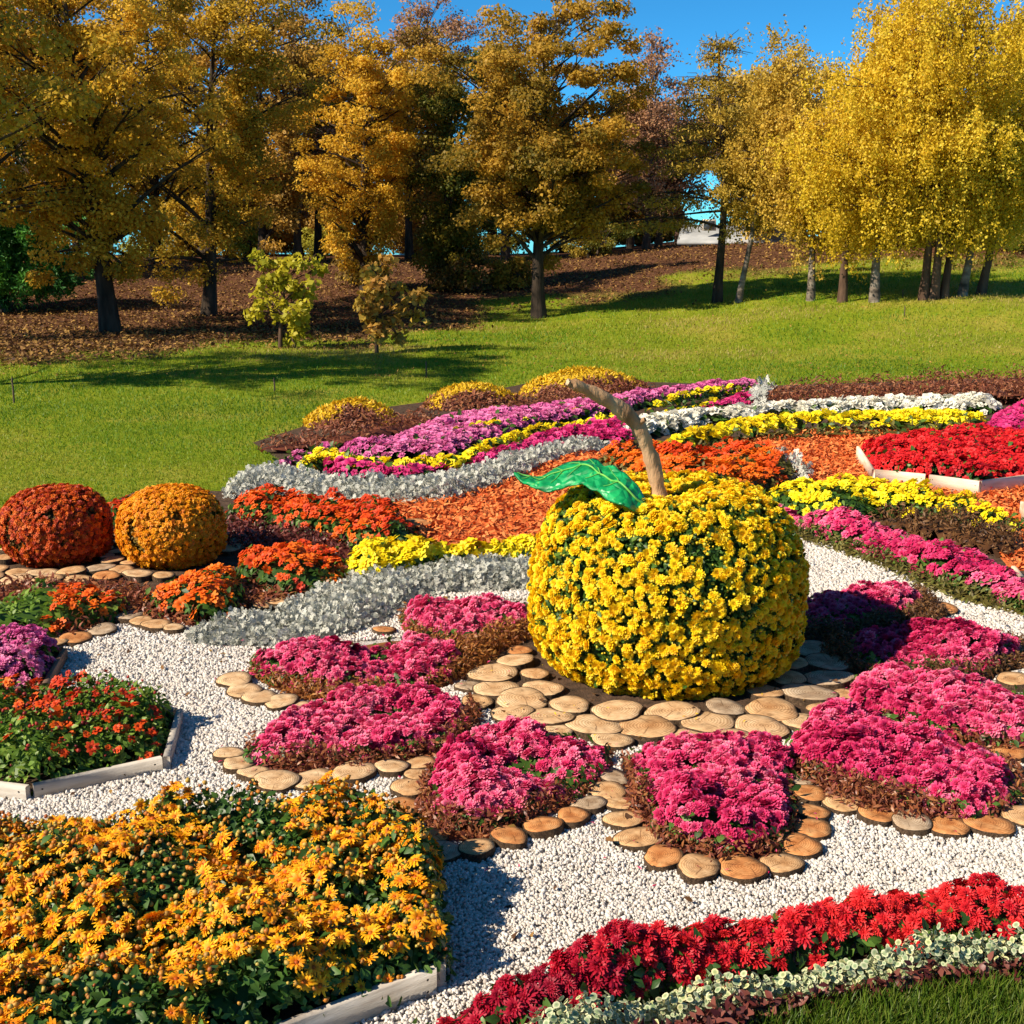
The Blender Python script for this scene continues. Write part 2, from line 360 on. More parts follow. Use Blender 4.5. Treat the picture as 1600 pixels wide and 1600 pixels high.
def skirt(M, dens, size, T=LEAF):
    P, N = [], []
    pl = M.pl; c = pl.mean(0); sg = np.sign((pl[:, 0] * np.roll(pl[:, 1], -1) - np.roll(pl[:, 0], -1) * pl[:, 1]).sum())
    for i in range(len(pl)):
        a, b = pl[i], pl[(i + 1) % len(pl)]; L_ = np.linalg.norm(b - a); k = int(L_ * dens * .10) + 1
        d = (b - a) / max(L_, 1e-6); nn = np.array([d[1], -d[0]]) * sg; t = RNG.uniform(0, 1, (k, 1))
        P.append(a + (b - a) * t - nn * RNG.uniform(-.02, .07, (k, 1))); N.append(np.tile(nn, (k, 1)))
    P = np.concatenate(P); N = np.concatenate(N); n = len(P)
    nr = np.column_stack([N + RNG.normal(0, .5, (n, 2)), RNG.uniform(.2, 1.2, n)])
    return stamp(T, np.column_stack([P, M.base + M.H * RNG.uniform(.05, .65, n)]), basis(nr), size * RNG.uniform(.6, 1.2, n))
def sunward(n, k=.35): return n + np.array(sun_dir) * k
def put_blooms(root, o3, tm, mat, loc, Rm, s, rnd, indiv, name='bloom', smallname='blooms'):
    d = np.linalg.norm(loc - np.array([0, 0, CAM_Z]), axis=1); order = np.argsort(d)
    ti = RNG.integers(0, len(tm), len(loc))
    near, rest = order[:indiv], order[indiv:]
    cache = {}
    for i in near:
        key = (ti[i], int(min(.999, max(0, rnd[i])) * 8))
        if key not in cache:
            T = tm[key[0]]; cache[key] = mk(name, T[0], T[1], mat, attrs={'rnd': np.full(len(T[0]), (key[1] + .5) / 8), 'along': T[2]}, link=False)
        o = bpy.data.objects.new(name, cache[key]); COL.objects.link(o); o.parent = root
        o.matrix_basis = Matrix.Translation(Vector(loc[i] - o3)) @ Matrix(Rm[i].tolist()).to_4x4() @ Matrix.Scale(float(s[i]), 4)
    if len(rest) >= 20 or (len(rest) and not indiv):
        parts = [stamp(tm[k], loc[rest][ti[rest] == k] - o3, Rm[rest][ti[rest] == k], s[rest][ti[rest] == k], rnd[rest][ti[rest] == k]) for k in range(len(tm))]
        V, F, A = cat_([p for p in parts if len(p[0])]); o = mk(smallname, V, F, mat, root, A); o['kind'] = 'stuff'
def bed(label, outline, H, mat, tm, r, sp, cat='flower bed', name='flower_bed', group=None, leafm=GREEN, ldens=900, lsize=.05,
        edge=.16, zref=.7, thr=-9, clump=1.0, indiv=100, cell=.06, rough=.12, base=0.0, layers=1, tilt=.30, rndf=None, buds=None, leafT=LEAF, ff=.72, seed=None, pl=None, zj=.02, lzhi=1.0):
    global RNG
    RNG = np.random.default_rng(zlib.crc32(label.encode())); boxed = pl is not None
    if pl is None: pl = poly_h(outline, H, base)
    M = Mound(pl, H, edge, rough, seed if seed is not None else RNG.integers(99), base)
    c = pl.mean(0); o3 = np.array([c[0], c[1], 0.0]); root = empty(name, o3); tag(root, label, cat, group)
    parts = [skin(M, cell, ff, 4 if boxed else 3), leaves(M, ldens, lsize, leafT, .8, .5, lzhi)] + ([] if boxed else [skirt(M, ldens, lsize, leafT)])
    V, F, A = cat_(parts); mk('foliage', V - o3, F, leafm, root, A)
    for li in range(layers):
        P = hexpts(pl, sp)
        nz = NZ2(P[:, 0] * clump + 5 * li + M.o, P[:, 1] * clump) + .5 * NZ3(P[:, 0] * clump, P[:, 1] * clump + M.o)
        P = P[nz > thr]
        if not len(P): continue
        n = len(P); nr = sunward(M.nrm(P)) + RNG.normal(0, tilt, (n, 3)); z = M.h(P) + RNG.uniform(-zj, zj, n) - li * .02
        rnd = np.clip(.62 * RNG.uniform(0, 1, n) + .38 * (.5 + .55 * NZ2(P[:, 0] * 1.1 + 9, P[:, 1] * 1.1)), 0, 1) if rndf is None else np.clip(rndf(P) + RNG.uniform(-.22, .22, n), 0, 1)
        put_blooms(root, o3, tm, mat, np.column_stack([P, z]), basis(nr), r * RNG.uniform(.58, 1.25, n), rnd, indiv if li == 0 else 0)
    if buds:
        bm, bn, br = buds; P = rand_in(pl, int(bn * area(pl))); n = len(P)
        V, F, A = stamp(PEB[0], np.column_stack([P, M.h(P) + RNG.uniform(-.01, .035, n)]) - o3, basis(RNG.normal(0, 1, (n, 3))), br * RNG.uniform(.6, 1.3, n))
        o = mk('buds', V, F, bm, root, A, smooth=True); o['kind'] = 'stuff'
    return root
def foliage(label, outline, H, mat, T=NARROW, size=.05, dens=2500, cat='border plants', name='border_planting', group=None, edge=.10, zref=.6,
            tilt=.9, cell=.06, rough=.2, ff=.42, base=0.0, up=.0, skinm=True, zhi=1.2, pl=None, hole=None):
    global RNG
    RNG = np.random.default_rng(zlib.crc32(label.encode()))
    if pl is None: pl = poly_h(outline, H, base)
    M = Mound(pl, H, edge, rough, RNG.integers(99), base); c = pl.mean(0); o3 = np.array([c[0], c[1], 0.0])
    parts = ([skin(M, cell, ff, 3)] if skinm else []) + [leaves(M, dens, size, T, tilt, .45, zhi, up)]
    if hole is not None:
        V_, F_, A_ = parts[-1]; k = len(T[0]); nk = len(T[1]); ctr = V_.reshape(-1, k, 3).mean(1)[:, :2]; keep = ~inside(ctr, hole)
        for dy in (.05, .11, .18, .26): keep &= ~inside(ctr - [0, dy], hole)
        nV = V_.reshape(-1, k, 3)[keep]; nF = (T[1][None] + (np.arange(keep.sum()) * k)[:, None, None]).reshape(-1, T[1].shape[1])
        parts[-1] = (nV.reshape(-1, 3), nF, {q: A_[q].reshape(-1, k)[keep].ravel() for q in A_})
    V, F, A = cat_(parts); o = mk(name, V - o3, F, mat, None, A); o.location = o3
    return tag(o, label, cat, group)
def sheet(name, pl, z, mat, kind='structure'):
    import mathutils.geometry as mg
    c = pl.mean(0); tri = mg.tessellate_polygon([[Vector((p[0], p[1], 0)) for p in pl]])
    o = mk(name, np.column_stack([pl, np.full(len(pl), z)]), np.array(tri, np.int32), mat); o['kind'] = kind; return o

# ------------------------------------------------------------------ terrain
def terrain():
    ys = np.concatenate([np.arange(-40, 12, 4.), np.arange(12, 60, .4), np.arange(60, 130, 5), np.arange(130, 421, 30)])
    xs = np.concatenate([np.arange(-400, -40, 30.), np.arange(-40, -24, 3), np.arange(-24, 24, .4), np.arange(24, 40, 3), np.arange(40, 421, 30)])
    X, Y = np.meshgrid(xs, ys); Z = zt(X, Y); ny, nx = X.shape
    i, j = np.meshgrid(np.arange(ny - 1), np.arange(nx - 1), indexing='ij'); a = i * nx + j
    F = np.stack([a, a + 1, a + nx + 1, a + nx], -1).reshape(-1, 4)
    o = mk('ground', np.column_stack([X.ravel(), Y.ravel(), Z.ravel()]), F, GROUND, attrs={'litter': litter(X.ravel(), Y.ravel())}, smooth=True)
    o['kind'] = 'structure'; return o
def litter(x, y):
    edge = 21.3 + 3.0 * sm((x + 9) / 5) + 8.0 * sm((x + 3.5) / 4.5) + 3.2 * sm((x - 3) / 4)
    return np.clip((y - edge) / 4.5 + .25 * NZ1(x, y) , 0, 1)
m, n, L, p, out = newmat('lawn_ground')
tc = n.new('ShaderNodeTexCoord'); a_ = n.new('ShaderNodeAttribute'); a_.attribute_name = 'litter'
t1 = n.new('ShaderNodeTexNoise'); t1.inputs['Scale'].default_value = .55; t1.inputs['Detail'].default_value = 8; t1.inputs['Roughness'].default_value = .65
t2 = n.new('ShaderNodeTexNoise'); t2.inputs['Scale'].default_value = 14; t2.inputs['Detail'].default_value = 8; t2.inputs['Roughness'].default_value = .7
for t in (t1, t2): L.new(tc.outputs['Object'], t.inputs['Vector'])
g1 = ramp(n, [(.3, (.13, .18, .008)), (.5, (.20, .24, .012)), (.68, (.31, .27, .04))]); L.new(t1.outputs['Fac'], g1.inputs[0])
g2 = ramp(n, [(.25, (.55, .6, .5)), (.6, (1.1, 1.1, 1.0)), (.8, (1.5, 1.4, 1.2))]); L.new(t2.outputs['Fac'], g2.inputs[0])
mg_ = n.new('ShaderNodeMixRGB'); mg_.blend_type = 'MULTIPLY'; mg_.inputs[0].default_value = 1; L.new(g1.outputs[0], mg_.inputs[1]); L.new(g2.outputs[0], mg_.inputs[2])
l1 = ramp(n, [(.3, (.045, .020, .011)), (.5, (.10, .042, .021)), (.62, (.17, .08, .035)), (.75, (.26, .14, .055))]); L.new(t2.outputs['Fac'], l1.inputs[0])
ad = n.new('ShaderNodeMath'); ad.operation = 'MULTIPLY_ADD'; ad.inputs[1].default_value = .9; L.new(t1.outputs['Fac'], ad.inputs[0])
sb = n.new('ShaderNodeMath'); sb.operation = 'ADD'; L.new(a_.outputs['Fac'], sb.inputs[0]); L.new(t1.outputs['Fac'], sb.inputs[1])
fr = ramp(n, [(.62, (0, 0, 0)), (1.0, (1, 1, 1))]); sc_ = n.new('ShaderNodeMath'); sc_.operation = 'MULTIPLY'; sc_.inputs[1].default_value = .8
L.new(sb.outputs[0], sc_.inputs[0]); L.new(sc_.outputs[0], fr.inputs[0])
mx = n.new('ShaderNodeMixRGB'); L.new(fr.outputs[0], mx.inputs[0]); L.new(mg_.outputs[0], mx.inputs[1]); L.new(l1.outputs[0], mx.inputs[2])
L.new(mx.outputs[0], p.inputs['Base Color']); p.inputs['Roughness'].default_value = .95; p.inputs['Specular IOR Level'].default_value = .1
bp = n.new('ShaderNodeBump'); bp.inputs['Strength'].default_value = .7; bp.inputs['Distance'].default_value = .05
L.new(t2.outputs['Fac'], bp.inputs['Height']); L.new(bp.outputs[0], p.inputs['Normal'])
GROUND = m
terrain()
GARDEN = poly([(-400, 885), (0, 868), (40, 850), (150, 795), (220, 765), (345, 768), (390, 735), (440, 722), (395, 692), (470, 668), (560, 642), (690, 625), (820, 600), (910, 590), (1010, 597), (1200, 603), (1600, 590), (1900, 586), (1900, 1520), (1640, 1528), (1400, 1548), (1200, 1590), (1000, 1690), (700, 1860), (-500, 1860)])
sheet('soil', GARDEN, .004, SOIL)
# white gravel: a bed sheet and the loose stones on it
GRAVEL = noisemat('gravel_bed', [(.3, (.30, .27, .24)), (.5, (.50, .46, .42)), (.65, (.62, .58, .54))], 60, 8, .9, .8, 90)
PEBBLE = leafmat('white_pebble', [(.46, .41, .36), (.57, .52, .47), (.63, .59, .54), (.67, .64, .60), (.52, .46, .40), (.61, .57, .53), (.36, .31, .27)], tr=0, rough=.85, spec=.2)
GV = poly([(-400, 1030), (80, 1000), (190, 980), (290, 975), (400, 985), (600, 960), (640, 915), (830, 905), (1000, 880), (1225, 832), (1330, 862), (1440, 905), (1600, 960), (1900, 1060), (1900, 1420), (1600, 1440), (1000, 1560), (640, 1680), (300, 1860), (-400, 1860)])
sheet('gravel', GV, .008, GRAVEL)
# orange wood chip mulch
MULCH = noisemat('mulch_bed', [(.3, (.34, .06, .016)), (.5, (.54, .12, .03)), (.7, (.66, .20, .06))], 40, 8, .9, .8, 60)
CHIP = leafmat('wood_chip', [(.42, .07, .016), (.58, .12, .025), (.68, .18, .042), (.72, .26, .08), (.50, .09, .02)], tr=0, rough=.8, spec=.2)
ML = [poly([(560, 792), (700, 772), (830, 735), (905, 708), (1000, 715), (1000, 860), (830, 850), (700, 866), (620, 868)]),
      poly([(1120, 705), (1180, 685), (1300, 672), (1560, 670), (1800, 672), (1800, 1000), (1600, 915), (1560, 870), (1600, 830), (1560, 800), (1400, 765), (1240, 757)])]
for q in ML: sheet('wood_chip_mulch', q, .008, MULCH)

# ------------------------------------------------------------------ outlines used more than once
PINKS = {
 'A': ([(735, 1138), (800, 1130), (880, 1140), (940, 1165), (938, 1190), (905, 1220), (860, 1238), (800, 1262), (745, 1275), (700, 1260), (674, 1228), (692, 1175)],
       [(715, 1140), (800, 1128), (960, 1165), (950, 1205), (890, 1255), (765, 1306), (690, 1308), (648, 1260), (658, 1200)]),
 'B': ([(985, 1170), (1060, 1160), (1200, 1160), (1238, 1182), (1225, 1210), (1235, 1255), (1215, 1293), (1150, 1312), (1065, 1298), (1030, 1275), (1030, 1240), (1000, 1215)],
       [(972, 1172), (1060, 1155), (1240, 1180), (1248, 1290), (1215, 1337), (1120, 1345), (1030, 1325), (982, 1262)]),
 'C': ([(1232, 1165), (1275, 1118), (1360, 1098), (1420, 1113), (1490, 1150), (1545, 1168), (1585, 1205), (1570, 1235), (1515, 1262), (1430, 1235), (1340, 1210), (1270, 1192)],
       [(1215, 1170), (1300, 1100), (1420, 1105), (1600, 1190), (1605, 1240), (1560, 1278), (1440, 1285), (1310, 1258), (1240, 1205)]),
 'D': ([(1340, 1058), (1380, 1042), (1500, 1050), (1600, 1075), (1720, 1110), (1700, 1160), (1540, 1146), (1470, 1140), (1400, 1112), (1340, 1098)],
       [(1328, 1060), (1400, 1036), (1520, 1045), (1740, 1110), (1740, 1185), (1620, 1178), (1480, 1165), (1400, 1130), (1335, 1108)]),
 'E': ([(1330, 992), (1380, 976), (1475, 976), (1530, 985), (1588, 995), (1580, 1015), (1520, 1042), (1460, 1035), (1400, 1042), (1355, 1032)],
       [(1290, 985), (1380, 968), (1480, 968), (1610, 995), (1608, 1035), (1520, 1062), (1400, 1060), (1330, 1045), (1280, 1020)]),
 'F': ([(1250, 945), (1262, 930), (1300, 922), (1350, 917), (1430, 922), (1432, 945), (1395, 960), (1370, 955), (1330, 975), (1250, 968)],
       [(1230, 930), (1350, 910), (1445, 918), (1480, 955), (1462, 985), (1380, 985), (1240, 1005)]),
 'G': ([(640, 945), (690, 932), (750, 937), (830, 937), (825, 965), (770, 977), (740, 990), (700, 990), (665, 980), (635, 967)],
       [(622, 955), (690, 925), (850, 930), (850, 985), (760, 1020), (700, 1015), (640, 1000)]),
 'H': ([(405, 1015), (430, 1003), (560, 1003), (650, 988), (700, 1002), (717, 1022), (690, 1047), (620, 1066), (560, 1058), (520, 1067), (440, 1050), (405, 1037)],
       [(385, 1045), (420, 1005), (650, 985), (730, 1000), (790, 1005), (745, 1045), (700, 1065), (620, 1085), (520, 1095), (450, 1082)]),
 'I': ([(390, 1163), (440, 1115), (530, 1078), (650, 1067), (705, 1088), (722, 1120), (680, 1152), (570, 1170), (490, 1167), (440, 1180), (400, 1177)],
       [(378, 1168), (440, 1108), (530, 1075), (660, 1060), (745, 1095), (752, 1125), (720, 1165), (560, 1200), (425, 1205)]),
}
YBED = [(0, 1292), (60, 1268), (200, 1240), (260, 1228), (330, 1240), (450, 1243), (540, 1262), (620, 1285), (655, 1315), (672, 1370), (692, 1440), (700, 1492), (680, 1520), (560, 1575), (470, 1612), (300, 1690), (-100, 1800), (-300, 1400)]
GBED = [(0, 1098), (60, 1092), (120, 1080), (200, 1090), (278, 1106), (284, 1132), (262, 1187), (150, 1217), (50, 1240), (0, 1234), (-100, 1222), (-100, 1105)]
OBED = [(0, 992), (60, 992), (104, 1010), (100, 1032), (72, 1066), (20, 1087), (-80, 1092), (-100, 1000)]
SILVERL = [(292, 985), (330, 965), (420, 950), (490, 918), (560, 898), (640, 888), (720, 878), (800, 868), (850, 870), (850, 915), (760, 918), (700, 920), (640, 932), (600, 965), (520, 990), (440, 1003), (350, 1003), (300, 998)]
RIBRED = [(560, 1650), (640, 1598), (700, 1568), (760, 1533), (850, 1508), (930, 1478), (1010, 1453), (1100, 1433), (1240, 1418), (1330, 1398), (1420, 1388), (1530, 1383), (1600, 1392), (1700, 1395), (1700, 1445), (1560, 1452), (1480, 1472), (1400, 1467), (1300, 1478), (1200, 1498), (1130, 1513), (1040, 1533), (960, 1563), (880, 1592), (800, 1620), (640, 1690)]
RIBVAR = [(700, 1680), (820, 1605), (900, 1582), (1000, 1548), (1080, 1523), (1200, 1503), (1300, 1483), (1400, 1468), (1500, 1457), (1600, 1453), (1700, 1452), (1700, 1492), (1500, 1507), (1400, 1517), (1300, 1532), (1200, 1552), (1100, 1572), (1000, 1603), (860, 1680)]
RIBBRZ = [(880, 1700), (1000, 1610), (1100, 1577), (1200, 1560), (1330, 1540), (1450, 1517), (1600, 1502), (1700, 1498), (1700, 1526), (1600, 1528), (1500, 1534), (1400, 1549), (1300, 1564), (1200, 1594), (1150, 1625), (1040, 1700)]

PAVE = poly([(722, 1062), (800, 1002), (1000, 965), (1300, 990), (1348, 1070), (1300, 1128), (1160, 1172), (950, 1172), (860, 1150), (760, 1112)])
sheet('soil', PAVE, .016, SOIL)
def loose_stones():
    skip = [PAVE] + [poly(b[1], .05) for b in PINKS.values()] + [poly(SILVERL, .05), poly(RIBRED, .12), poly(RIBVAR, .1), poly(RIBBRZ, .05)]
    lo, hi = GV.min(0), GV.max(0); lo = np.maximum(lo, [-5.2, 3.0]); hi = np.minimum(hi, [7.6, 99])
    N = 780000
    P = RNG.uniform(lo, hi, (N, 2)); d = np.hypot(P[:, 0], P[:, 1])
    vis = np.abs(P[:, 0]) < P[:, 1] * .60 + .8
    P = P[vis & inside(P, GV)]
    k = np.ones(len(P), bool)
    for q in skip: k &= ~inside(P, q)
    P = P[k]; d = np.hypot(P[:, 0], P[:, 1]); keep = RNG.uniform(0, 1, len(P)) < np.clip(5.2 / d, .25, 1) ** 1.5
    P = P[keep]; d = d[keep]; near = d < 6.4; parts = []
    for T, msk in [(PEB[i], near & (np.arange(len(P)) % 4 == i)) for i in range(4)] + [(OCT, ~near)]:
        Q = P[msk]; n = len(Q); s = np.clip(.0082 * d[msk] / 5.2, .0072, .016)[:, None] * RNG.uniform(.45, 1.4, (n, 1)) * RNG.uniform(.55, 1.25, (n, 3)) 
        parts.append(stamp(T, np.column_stack([Q, .008 + .006 + RNG.uniform(0, .008, n)]), basis(RNG.normal(0, 1, (n, 3))), s))
    V, F, A = cat_(parts); o = mk('gravel_stones', V, F, PEBBLE, attrs=A); o['kind'] = 'stuff'; o['label'] = 'loose white gravel stones between the flower beds'
def chips():
    parts = []
    box = fin([(-1, -.5, 0), (1, -.4, 0), (1, .4, .1), (-1, .5, .1)], [(0, 1, 2, 3)], [0, 0, 1, 1])
    for q in ML:
        P = rand_in(q, int(area(q) * 850)); n = len(P)
        nr = np.array([0, 0, 1.]) + RNG.normal(0, .5, (n, 3))
        parts.append(stamp(box, np.column_stack([P, .02 + RNG.uniform(0, .03, n)]), basis(nr), .036 * RNG.uniform(.5, 1.3, (n, 1)) * np.array([[1, .55, 1]])))
    V, F, A = cat_(parts); o = mk('wood_chips', V, F, CHIP, attrs=A); o['kind'] = 'stuff'; o['label'] = 'loose orange wood chip mulch'
loose_stones(); chips()

# ------------------------------------------------------------------ grass and fallen leaves
GRASS = leafmat('grass_blade', [(.072, .165, .005), (.115, .24, .006), (.185, .29, .010), (.34, .32, .03), (.44, .33, .10)], along=[(0, (.7, .8, .7)), (1, (1.2, 1.15, 1))], tr=.35, rough=.5)
GRASSD = leafmat('near_grass_blade', [(.04, .09, .007), (.065, .13, .010), (.11, .18, .014), (.19, .22, .045)], along=[(0, (.7, .8, .7)), (1, (1.2, 1.1, 1))], tr=.35, rough=.45)
LITTER = leafmat('fallen_leaf', [(.05, .024, .012), (.10, .045, .018), (.17, .078, .024), (.25, .13, .035), (.36, .21, .045), (.09, .04, .018)], tr=.1, rough=.8)
def lawn():
    N = 640000; u = RNG.uniform(0, 1, N); y = 1 / (1 / 8.4 + u * (1 / 40. - 1 / 8.4)); x = RNG.uniform(-1, 1, N) * (y * .62 + 2.5)
    P = np.column_stack([x, y]); P = P[~inside(P, GARDEN)]
    l = litter(P[:, 0], P[:, 1]); P = P[RNG.uniform(0, 1, len(P)) > l * 1.15 - .05]; n = len(P)
    d = P[:, 1]; s = .036 * np.clip(d / 15, .75, 2.2) * RNG.uniform(.6, 1.3, n)
    nr = np.array([0, 0, 1.]) + RNG.normal(0, .45, (n, 3))
    dry = sm((P[:, 1] - 20.5 - .12 * P[:, 0]) / 3.5)
    rn = np.clip(.30 + .22 * NZ1(P[:, 0] * .9, P[:, 1] * .9) + .30 * dry + .22 * dry * NZ1(P[:, 1] * .8, P[:, 0] * .3) + .25 * np.clip(NZ2(P[:, 0] * .22, P[:, 1] * .22) - .9, 0, 1) + RNG.uniform(-.22, .22, n), 0, 1)
    V, F, A = stamp(BLADE, np.column_stack([P, zt(P[:, 0], P[:, 1])]), basis(nr), np.stack([s * 2.0, s, s], -1), rn)
    o = mk('grass', V, F, GRASS, attrs=A); tag(o, 'short green lawn grass rising behind the flower beds', kind='stuff')
    q = poly([(1130, 1640), (1200, 1592), (1400, 1548), (1640, 1526), (1720, 1524), (1720, 1760), (1000, 1760)])
    P = rand_in(q, int(area(q) * 24000)); n = len(P); s = RNG.uniform(.035, .085, n)
    nr = np.array([0, 0, 1.]) + RNG.normal(0, .38, (n, 3))
    V, F, A = stamp(BLADE, np.column_stack([P, np.full(n, .003)]), basis(nr), np.stack([s * .9, s, s], -1))
    o = mk('grass', V, F, GRASSD, attrs=A); tag(o, 'close tufted grass in front of the dark leafy ribbon', kind='stuff')
    N = 190000; u = RNG.uniform(0, 1, N); y = 1 / (1 / 20. + u * (1 / 52. - 1 / 20.)); x = RNG.uniform(-1, 1, N) * (y * .62 + 2.5)
    P = np.column_stack([x, y]); P = P[~inside(P, GARDEN)]; l = litter(P[:, 0], P[:, 1]); P = P[RNG.uniform(0, 1, len(P)) < .045 + l ** 1.2]; n = len(P)
    nr = np.array([0, 0, 1.]) + RNG.normal(0, .45, (n, 3))
    V, F, A = stamp(LEAF, np.column_stack([P, zt(P[:, 0], P[:, 1]) + RNG.uniform(.01, .06, n)]), basis(nr), .078 * RNG.uniform(.5, 1.4, n) * (.5 + .55 * (litter(P[:, 0], P[:, 1]) > .12)), np.where(litter(P[:, 0], P[:, 1]) > .12, RNG.uniform(0, 1, n), RNG.uniform(.5, .85, n)))
    o = mk('fallen_leaves', V, F, LITTER, attrs=A); tag(o, 'brown and orange fallen leaves lying under the trees', kind='stuff')
lawn()
def debris():
    q = np.concatenate([rand_in(GV, 5200), rand_in(PAVE, 60)]); q = q[(np.abs(q[:, 0]) < q[:, 1] * .48 + .4) & (q[:, 1] > 3)][:330]; n = len(q)
    V, F, A = stamp(LEAF, np.column_stack([q, RNG.uniform(.026, .06, n)]), basis(np.array([0, 0, 1.]) + RNG.normal(0, .4, (n, 3))), RNG.uniform(.014, .05, n))
    o = mk('fallen_leaves', V, F, LITTER, attrs=A); tag(o, 'few small dry leaves scattered on the white gravel', kind='stuff')
    for mt, nm, seeds in ((PINK, 'pink', 'ABCDEHI'), (APPLEY, 'yellow', None)):
        if seeds: c = np.concatenate([poly(PINKS[k][0], .1) for k in seeds])
        else: c = poly([(840, 1105), (900, 1125), (1000, 1130), (1100, 1128), (1200, 1100), (830, 1060), (1250, 1060)])
        q = np.repeat(c, 3, 0) + RNG.normal(0, .20 if seeds else .13, (len(c) * 3, 2)); q = q[RNG.uniform(0, 1, len(q)) < .8]; n = len(q)
        V, F, A = stamp(NARROW, np.column_stack([q, np.full(n, .052) + RNG.uniform(0, .01, n)]), basis(np.array([0, 0, 1.]) + RNG.normal(0, .3, (n, 3))), RNG.uniform(.014, .028, n))
        o = mk('fallen_petals', V, F, mt, attrs=A); tag(o, f'few {nm} petals dropped on the log slices and gravel', kind='stuff')
debris()

# ------------------------------------------------------------------ pink petal beds round the yellow topiary
PG = 'pink beds laid out like petals round the yellow topiary'; BG = 'bronze leafy borders of the pink petal beds'
PL = {
 'A': ('pink chrysanthemum bed nearest the front below the left half of the yellow topiary', 'bronze leaf border round the pink bed in front of the topiary, left one'),
 'B': ('pink chrysanthemum bed with a pointed front directly below the yellow topiary', 'bronze leaf border round the pointed pink bed straight below the topiary'),
 'C': ('large pink chrysanthemum bed to the right of the pointed front one', 'bronze leaf border along the front of the large right pink bed'),
 'D': ('wide pink chrysanthemum bed running off the right edge behind the large right one', 'bronze leaf border under the pink bed that runs off the right edge'),
 'E': ('pink bed half in the shadow of the topiary, half sunlit, beside the logs', 'shaded brown leaf border round the half shadowed pink bed'),
 'F': ('small pink bed behind the right flank of the yellow topiary beside white gravel', 'brown leaf border round the small pink bed behind the topiary'),
 'G': ('small pink bed at the left flank of the topiary in front of silver plants', 'rust leaf border round the small pink bed at the left flank of the topiary'),
 'H': ('long pink bed left of the topiary with four pale log slices at its tip', 'rust leaf border below the long upper left pink bed'),
 'I': ('long pink bed left of the topiary just behind the orange daisy box', 'dark bronze leaf border below the long lower left pink bed'),
}
for k, (bl, br) in PINKS.items():
    c_ = np.array(bl, float).mean(0); bl = [tuple(c_ + (np.array(q) - c_) * [1.05, 1.10] + [0, 4]) for q in bl]
    near = k in 'ABC'
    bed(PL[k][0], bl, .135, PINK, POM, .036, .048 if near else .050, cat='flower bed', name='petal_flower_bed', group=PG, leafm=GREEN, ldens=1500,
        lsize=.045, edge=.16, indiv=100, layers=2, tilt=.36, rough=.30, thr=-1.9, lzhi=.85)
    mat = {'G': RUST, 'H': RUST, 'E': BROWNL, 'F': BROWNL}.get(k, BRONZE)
    foliage(PL[k][1], br, .09, mat, NARROW, .032, 11500, group=BG, edge=.08, tilt=1.0, zhi=1.4, name='leafy_border', ff=.30, hole=poly_h(bl, .13))
# ------------------------------------------------------------------ front ribbon
rib = lambda P: .12 + .34 * sm((P[:, 0] + .6) / 1.2) + .12 * NZ2(P[:, 0] * .5, P[:, 1] * .5)
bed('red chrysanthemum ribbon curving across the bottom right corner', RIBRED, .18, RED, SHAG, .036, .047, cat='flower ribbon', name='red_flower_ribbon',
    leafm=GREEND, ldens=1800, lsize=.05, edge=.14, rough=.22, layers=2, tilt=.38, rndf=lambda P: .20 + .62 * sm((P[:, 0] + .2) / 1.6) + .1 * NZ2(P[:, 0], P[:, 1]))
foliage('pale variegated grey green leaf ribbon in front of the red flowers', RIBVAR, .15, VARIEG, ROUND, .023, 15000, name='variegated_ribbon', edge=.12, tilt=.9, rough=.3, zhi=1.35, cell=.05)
foliage('dark bronze leaf ribbon along the near grass', RIBBRZ, .08, BRONZEP, LEAF, .036, 11000, name='bronze_ribbon', edge=.08, tilt=1.0, zhi=1.5, cell=.05)
